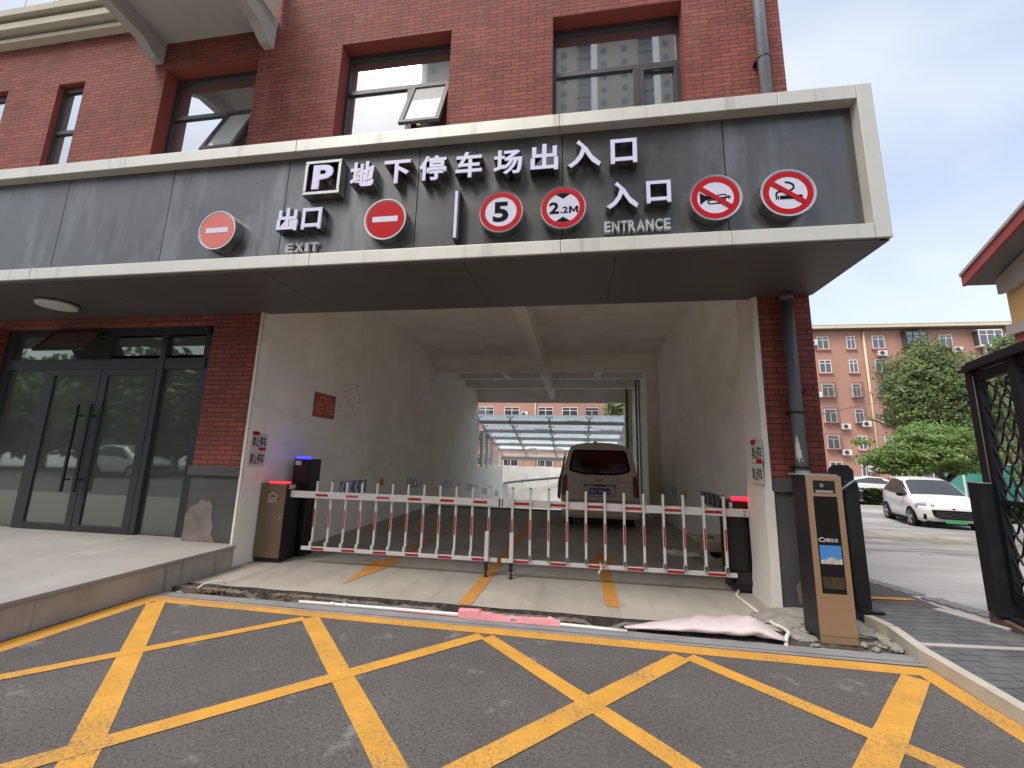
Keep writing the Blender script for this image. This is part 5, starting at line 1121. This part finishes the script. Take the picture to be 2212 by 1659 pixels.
def tree(name, loc, trunk_h, r, blobs, nleaf, ls, mat, seed, label, group, depth=3, lean=0):
    rt = root(name, loc, label, 'tree', group); rnd = random.Random(seed); q = MB(); p = Vector(loc)
    d = Vector((lean, 0, 1)).normalized(); q.tube([p-Vector((0, 0, .2)), p+d*trunk_h*.5, p+d*trunk_h], [r*1.25, r, r*.85], 9)
    for k in range(4):
        a = k*1.57+rnd.random(); nd = Vector((math.cos(a)*.75, math.sin(a)*.75, .8)).normalized(); limb(q, p+d*trunk_h*.97, nd, trunk_h*.75, r*.6, depth-1, rnd)
    q.build('trunk', 'bark', rt); make_crown('crown', mat, rt, blobs, nleaf, ls, seed); return rt
TG = 'trees behind the parked cars'
B = [((18.2, 25.3, 2.3), (2.6, 2.0, .8)), ((16.0, 25.0, 2.0), (1.3, 1.2, .45)), ((20.5, 25.6, 2.5), (1.5, 1.6, .8)), ((18.6, 25.4, 3.2), (2.0, 1.7, .8)), ((16.9, 25.1, 1.5), (1.5, 1.2, .35)), ((19.6, 25.5, 1.75), (1.6, 1.4, .4)), ((15.0, 24.9, 2.9), (.6, .5, .22)), ((14.75, 24.9, 2.1), (.35, .3, .12))]
tree('broadleaf_tree', (19.35, 25.8, -.35), 1.35, .17, B, 24000, .088, 'leafA', 3, 'low spreading bright green tree behind the small white car', TG, 3)
B = [((26.6, 35.8, 8.2), (3.0, 2.6, 2.9)), ((24.9, 35.4, 6.8), (1.9, 1.9, 1.8)), ((28.6, 36.3, 6.9), (2.2, 2.0, 2.0)), ((26.0, 35.2, 10.2), (1.0, 1.0, 1.5)), ((27.6, 35.6, 10.1), (.9, .9, 1.3)), ((26.8, 36, 5.2), (3.3, 2.5, 1.5)), ((29.6, 36.2, 5.0), (1.8, 1.7, 1.3)), ((28.6, 35.0, 5.6), (2.2, 1.4, 1.6)), ((26.2, 34.6, 5.4), (2.6, 1.2, 1.5))]
tree('broadleaf_tree', (26.6, 36.0, -.3), 3.0, .28, B, 46000, .112, 'leafB', 8, 'tall dense dark green tree in front of the apartment block', TG, 3)
B = [((40.6, 45.2, 12.2), (1.5, 1.3, 2.2)), ((41.2, 45.2, 9.4), (2.4, 2.0, 2.6)), ((39.8, 45, 7.0), (2.4, 2.0, 2.2))]
tree('broadleaf_tree', (40.6, 45.3, -.3), 5.2, .25, B, 10000, .19, 'leafC', 12, 'pale green tree rising behind the iron gate top', TG, 2)
B = [((4.5, 40, 6.4), (2.0, 1.8, 2.0)), ((5.6, 40.4, 7.6), (1.6, 1.5, 1.6)), ((3.6, 40, 7.8), (1.0, 1, 1.2))]
tree('broadleaf_tree', (4.6, 40.2, -.3), 4.2, .22, B, 5000, .2, 'leafC', 15, 'pale green tree seen through the passage opening', TG, 2)
B = [((29.5, 30.5, 3.0), (2.6, 2.2, 2.6)), ((27.6, 29.5, 1.2), (1.9, 1.5, 1.4)), ((31, 31, 5.5), (2.4, 2, 2.0))]
tree('broadleaf_tree', (29.5, 30.6, -.3), 1.8, .2, B, 8000, .17, 'leafB', 21, 'green tree seen through the iron gate lattice', TG, 2)
B = [((10.3, 10.6, 2.4), (.75, .8, 1.9)), ((10.1, 9.9, 1.2), (.7, .8, 1.3)), ((10.4, 10.2, 3.2), (.55, .6, 1.0)), ((10.2, 9.0, 1.6), (.7, .8, 1.5)), ((10.0, 8.0, 1.9), (.7, .8, 1.6))]
tree('broadleaf_tree', (10.3, 10.2, -.15), 1.0, .09, B, 6500, .085, 'leafC', 44, 'leafy shrub beside the yellow house behind the iron gate', TG, 2)
def hedge(x0, x1, y0, y1, z0, z1, label, seed, n):
    rnd = random.Random(seed); q = MB()
    q.box(x0+.06, x1-.06, y0+.06, y1-.06, z0, z1-.07)
    for i in range(n):
        f = rnd.random(); x, y, z = rnd.uniform(x0, x1), rnd.uniform(y0, y1), z0+(z1-z0)*rnd.random()
        if f < .35: y = y0+rnd.uniform(-.03, .05)
        elif f < .75: z = z1+rnd.uniform(-.06, .05)
        elif f < .88: x = x0+rnd.uniform(-.04, .05)
        else: x = x1+rnd.uniform(-.05, .04)
        s = rnd.uniform(.03, .07); q.T = Matrix.Translation((x, y, z)) @ Matrix.Rotation(rnd.random()*6, 4, 'Z') @ Matrix.Rotation(rnd.uniform(-1.2, 1.2), 4, 'X'); q.face((-s, -s*.6, 0), (s, -s*.6, 0), (s, s*.6, .01), (-s, s*.6, .01))
    q.T = None
    return tag(q.build('hedge', 'hedge', None, ((x0+x1)/2, (y0+y1)/2, z0)), label, 'hedge', 'clipped hedges')
hedge(14.55, 17.4, 24.1, 25.0, -.4, .46, 'clipped hedge between the dark car and the small white car', 4, 2600)
hedge(15.0, 19.5, 19.9, 21.3, -.5, .12, 'clipped hedge to the right of the small white car', 5, 3600)
hedge(9.0, 12.9, 27, 28, -.4, .35, 'clipped hedge behind the dark car', 6, 1500)
b = MB(); b.box(9, 21, 23.55, 23.75, -.42, -.26); struct(b.build('far_kerb', 'kerb'))
b = MB(); 
rt = root('hoarding', (25.5, 32, -.4), 'teal green panel hoarding behind the spreading tree', 'fence'); b.box(23.9, 33, 31.9, 32, -.5, 1.95); b.build('panel', 'teal', rt)
for x in (24.9, 26.4, 27.9, 29.4, 30.9): 
    b = MB(); b.box(x-.05, x+.05, 31.86, 31.899, -.5, 2.0); b.build('post', 'white', rt)
b = MB(); b.box(23.8, 33, 31.86, 32.06, 1.951, 2.05); b.build('top_rail', 'white', rt)

# ================================================================ CARS (front towards -Y in their own coordinates)
def car(name, label, paint_, st, wheels, glass_i, group, wr=.29, extras=None):
    rt = root(name, (0, 0, 0), label, 'car', group); q = MB(); rg = []
    for (y, zb, wb, zs, ws, zr, wr_) in st:
        h_ = [(0, zb), (wb*.8, zb), (wb*.98, zb+.06), (wb, zb+(zs-zb)*.35), ((wb+ws)/2+.01, zb+(zs-zb)*.75), (ws, zs), (wr_+(ws-wr_)*.35, zs+(zr-zs)*.62), (wr_, zr-(zr-zs)*.10), (wr_*.8, zr), (0, zr+.012)]
        pts = h_+[(-x, z) for x, z in h_[-2:0:-1]]; rg.append([q.bm.verts.new((x, y, z)) for x, z in pts])
    n = len(rg[0]); gl = {}
    for si, (a, c) in enumerate(zip(rg, rg[1:])):
        for k in range(n):
            f = q.bm.faces.new((a[k], a[(k+1) % n], c[(k+1) % n], c[k])); f.smooth = True
            kk = k if k < n/2 else n-1-k
            for nm, (lo, hi, ks) in glass_i.items():
                if lo <= si < hi and kk in ks:
                    key = nm+('_r' if nm == 'side_window' and k >= n/2 else '')
                    gl.setdefault(key, []).append([v.co.copy() for v in f.verts])
    q.bm.faces.new(rg[0][::-1]); q.bm.faces.new(rg[-1]); q.build('body', paint_, rt)
    for nm, fs in gl.items():
        allv = [v for f in fs for v in f]; c = sum(allv, Vector())/len(allv); g = MB()
        side = nm.startswith('side'); 
        for f in fs:
            vs = []
            for v in f:
                p = c+(v-c)*(.93 if side else .95)
                if side: p.x = v.x+(.012 if v.x > 0 else -.012)
                else: p.z = v.z+.012-(v.z-p.z)*.6; p.y = p.y-(.012 if c.y < 0 else -.012)
                vs.append(p)
            x = g.bm.faces.new([g.bm.verts.new(p) for p in vs]); x.smooth = True
        bmesh.ops.remove_doubles(g.bm, verts=g.bm.verts, dist=.0005)
        g.build('side_window' if side else nm, 'carglass', rt)
    for (x, y) in wheels:
        s = 1 if x > 0 else -1
        g = MB(); g.cyl((x-s*.10, y, wr+.02), (x+s*.020, y, wr+.02), wr+.05, 26); g.build('wheel_arch', 'black', rt)
        g = MB(); g.cyl((x-s*.15, y, wr), (x+s*.028, y, wr), wr, 26); g.cyl((x+s*.028, y, wr), (x+s*.038, y, wr), wr*.94, 26, wr*.86); wh = g.build('wheel', 'rubber', rt)
        g = MB(); X = x+s*.04
        for k in range(5):
            a = k*1.2566+.3; da = Vector((0, math.cos(a), math.sin(a))); dn = Vector((0, -math.sin(a), math.cos(a))); o = Vector((X, y, wr))
            p1, p2, p3, p4 = o+da*wr*.12-dn*wr*.08, o+da*wr*.12+dn*wr*.08, o+da*wr*.70+dn*wr*.19, o+da*wr*.70-dn*wr*.19
            e = Vector((s*.012, 0, 0)); g._add([p1, p2, p3, p4, p1+e, p2+e, p3+e, p4+e], [(0, 1, 2, 3), (7, 6, 5, 4), (0, 4, 5, 1), (1, 5, 6, 2), (2, 6, 7, 3), (3, 7, 4, 0)])
        g.cyl((X, y, wr), (X+s*.014, y, wr), wr*.16, 12); g.build('rim', 'alloy', wh)
    if extras: extras(rt)
    return rt
EV = [(-1.66, .34, .50, .56, .56, .60, .46), (-1.62, .26, .62, .62, .66, .70, .55), (-1.48, .20, .74, .70, .75, .79, .62), (-1.2, .19, .80, .80, .79, .90, .68), (-.80, .19, .81, .93, .79, 1.01, .70), (-.12, .19, .81, .98, .79, 1.47, .59), (.45, .19, .81, 1.00, .79, 1.56, .60), (1.0, .19, .81, 1.04, .78, 1.53, .58), (1.28, .22, .79, 1.05, .76, 1.42, .54), (1.42, .30, .72, .92, .70, 1.08, .56), (1.47, .36, .60, .8, .6, .9, .5)]
def ev_extra(rt):
    q = MB(); q.prism(rounded([(-.52, .60), (.52, .60), (.47, .40), (.36, .34), (-.36, .34), (-.47, .40)], .05), 'y', -1.70, -1.56); g = q.build('grille', 'black', rt)
    q = MB()
    for k in range(5): q.box(-.44, .44, -1.708, -1.7005, .38+.04*k, .39+.04*k)
    q.build('grille_bars', 'pipedark', g)
    for s in (-1, 1):
        q = MB(); q.T = Matrix.Translation((s*.60, -1.47, .705)) @ Matrix.Rotation(s*R(33), 4, 'Z') @ Matrix.Rotation(R(-30), 4, 'X'); q.blob((0, -.01, 0), (.24, .085, .10), 3, 0); h = q.build('headlight', 'lamp', rt)
        q = MB(); q.T = Matrix.Translation((s*.60, -1.475, .70)) @ Matrix.Rotation(s*R(33), 4, 'Z') @ Matrix.Rotation(R(-30), 4, 'X'); q.blob((s*.07, -.05, 0), (.055, .035, .05), 3, 0); q.build('lens', 'white', h)
        q = MB(); q.box(s*.655-.03, s*.655+.03, -1.615, -1.45, .30, .46, .01); q.build('fog_lamp', 'black', rt)
        q = MB(); q.T = Matrix.Translation((s*.90, -.62, .98)); q.blob((0, 0, 0), (.10, .055, .06), 2, 0); q.box(-.08 if s > 0 else .0, 0 if s > 0 else .08, -.02, .02, -.06, -.02); q.build('mirror', 'black', rt)
        q = MB(); q.box(s*.813-.012, s*.813+.012, .15, .30, .80, .83, .008); q.build('door_handle', 'whitepaint', rt)
        q = MB(); q.box(s*.80-.02, s*.80+.02, -.75, .75, .17, .25, .01); q.build('side_skirt', 'black', rt)
    q = MB(); q.box(-.24, .24, -1.715, -1.70, .22, .33); q.build('number_plate', 'plategreen', rt)
    q = MB(); q.box(-.62, .62, -1.60, -1.3, .17, .245, .01); q.build('lower_bumper', 'black', rt); q = MB(); q.prism([(-.03, .63), (.03, .63), (.02, .67), (-.02, .67)], 'y', -1.665, -1.64); q.build('emblem', 'black', rt)
ev = car('small_car', 'small white hatchback with green number plate parked facing the passage', 'whitepaint', EV, [(-.798, -1.0), (.798, -1.0), (-.798, .98), (.798, .98)],
         {'windscreen': (4, 5, (7, 8)), 'side_window': (4, 8, (5, 6)), 'rear_window': (8, 9, (7, 8))}, 'parked cars', .285, ev_extra)
ev.location = (13.3, 18.75, -.50); ev.rotation_euler.z = R(-16); ev.scale = (1.14, 1.14, 1.12)
SUV = [(-2.2, .42, .70, .72, .74, .80, .60), (-2.12, .30, .84, .86, .84, .96, .70), (-1.7, .26, .90, .98, .88, 1.06, .76), (-1.0, .26, .91, 1.08, .89, 1.14, .78), (-.3, .26, .91, 1.12, .89, 1.60, .66), (.5, .26, .91, 1.12, .89, 1.68, .66), (1.5, .26, .90, 1.14, .88, 1.64, .64), (2.0, .32, .86, 1.1, .84, 1.25, .7), (2.15, .4, .8, .9, .78, 1.0, .6)]
def suv_extra(rt):
    q = MB(); q.box(-.50, .50, -2.225, -2.13, .62, .80, .03); g = q.build('grille', 'black', rt)
    q = MB(); q.box(-.78, .78, -2.235, -2.20, .775, .80, .006); q.box(-.60, .60, -2.235, -2.215, .655, .675, .006); q.cyl((0, -2.24, .73), (0, -2.22, .73), .06, 14); q.build('chrome_bar', 'chrome', g)
    for s in (-1, 1):
        q = MB(); q.T = Matrix.Translation((s*.68, -2.12, .80)); q.blob((0, 0, 0), (.17, .07, .07), 2, 0); q.build('headlight', 'lamp', rt)
    q = MB(); q.box(-.22, .22, -2.24, -2.215, .48, .60); q.build('number_plate', 'plateblue', rt); q = MB(); q.box(-.75, .75, -2.2, -2.05, .30, .36, .01); q.build('skid_plate', 'pipegrey', rt)
sv = car('dark_suv', 'dark car with chrome grille and blue plate, half hidden behind the kiosk', 'darkpaint', SUV, [(-.90, -1.35), (.90, -1.35), (-.90, 1.3), (.90, 1.3)], {'windscreen': (3, 4, (7, 8)), 'side_window': (3, 7, (5, 6))}, 'parked cars', .35, suv_extra)
sv.location = (13.45, 26.2, -.40)
SED = [(-2.3, .40, .66, .62, .70, .68, .56), (-2.2, .28, .82, .72, .82, .80, .68), (-1.6, .24, .88, .86, .86, .93, .72), (-1.0, .24, .89, .94, .87, 1.0, .74), (-.2, .24, .89, .98, .87, 1.38, .62), (.5, .24, .89, 1.0, .87, 1.42, .62), (1.2, .24, .89, 1.02, .86, 1.32, .60), (1.9, .26, .87, 1.0, .82, 1.06, .66), (2.25, .34, .8, .92, .76, .98, .62), (2.32, .42, .7, .8, .7, .84, .55)]
def sed_extra(rt):
    for s in (-1, 1):
        q = MB(); q.T = Matrix.Translation((s*.70, 2.2, .84)); q.blob((0, 0, 0), (.16, .12, .06), 2, 0); q.build('tail_lamp', 'taillamp', rt)
sd = car('white_sedan', 'white sedan seen side on behind the hedge', 'whitepaint', SED, [(-.878, -1.4), (.878, -1.4), (-.878, 1.4), (.878, 1.4)], {'windscreen': (3, 4, (7, 8)), 'side_window': (3, 7, (5, 6)), 'rear_window': (6, 7, (7, 8))}, 'parked cars', .32, sed_extra)
sd.location = (18.9, 30.6, -.40); sd.rotation_euler.z = R(78)

# ================================================================ BEHIND THE CAMERA (seen in the glass)
tw = root('tower_block', (-5, -62, 0), 'tall beige tower block mirrored in the upper windows', 'building')
b = MB(); b.box(-33, 24, -76, -62, 0, 108); b.build('wall', 'tower', tw)
b = MB()
for fl in range(34):
    z = 3+fl*3.05
    for x in range(-32, 23, 4):
        if (x//4) % 3 == 0: b.box(x+.3, x+3.0, -61.99, -61.4, z-.3, z+.75); b.box(x+.4, x+2.9, -61.995, -61.9, z+.78, z+2.3)
        else: b.box(x+1.0, x+2.1, -61.995, -61.93, z+.6, z+1.9)
b.build('glazing', 'towerwin', tw)
b = MB()
for x in (-33, -21, -9, 3, 15): b.box(x, x+1.2, -62, -61.2, 0, 108)
b.build('pilaster', 'plaster', tw)
b = MB()
B = [((-13, -13, 3.6), (3.4, 2.6, 2.4)), ((-11.5, -13.4, 5.4), (2.6, 2.0, 1.8)), ((-14.6, -13, 2.2), (2.2, 1.6, 1.4)), ((-11.4, -13.4, 2.0), (2.0, 1.6, 1.3))]
st_ = tree('street_tree', (-13, -13, 0), 2.4, .2, B, 3600, .34, 'leafB', 31, 'street tree across the road mirrored in the entrance glass', 'street trees across the road', 2)
for (x, y, s) in ((-38, -14, 1.1), (-44, -15, 1.2), (-50, -14, 1.15), (-57, -15, 1.2), (-64, -14, 1.2), (-17, -16, 1.2), (-22, -15, 1.15), (-30, -16, 1.25), (-9, -17, 1.2), (-26, -13, 1.0), (-6.5, -15, 1.05), (1.5, -14.5, 1.1), (9, -15, 1.0), (-34, -15, 1.2)):
    c = dup(st_); c.location = (x, y, 0); c.scale = (s, s, s); c.rotation_euler.z = x
for (x, y, r_) in ((-18, -9, 80), (-11, -9.3, 95), (-24.5, -9.1, 88)):
    c = dup(ev); c.location = (x, y, 0); c.rotation_euler.z = R(r_); c['label'] = 'small white hatchback across the road mirrored in the entrance glass'; c['group'] = 'cars across the road'
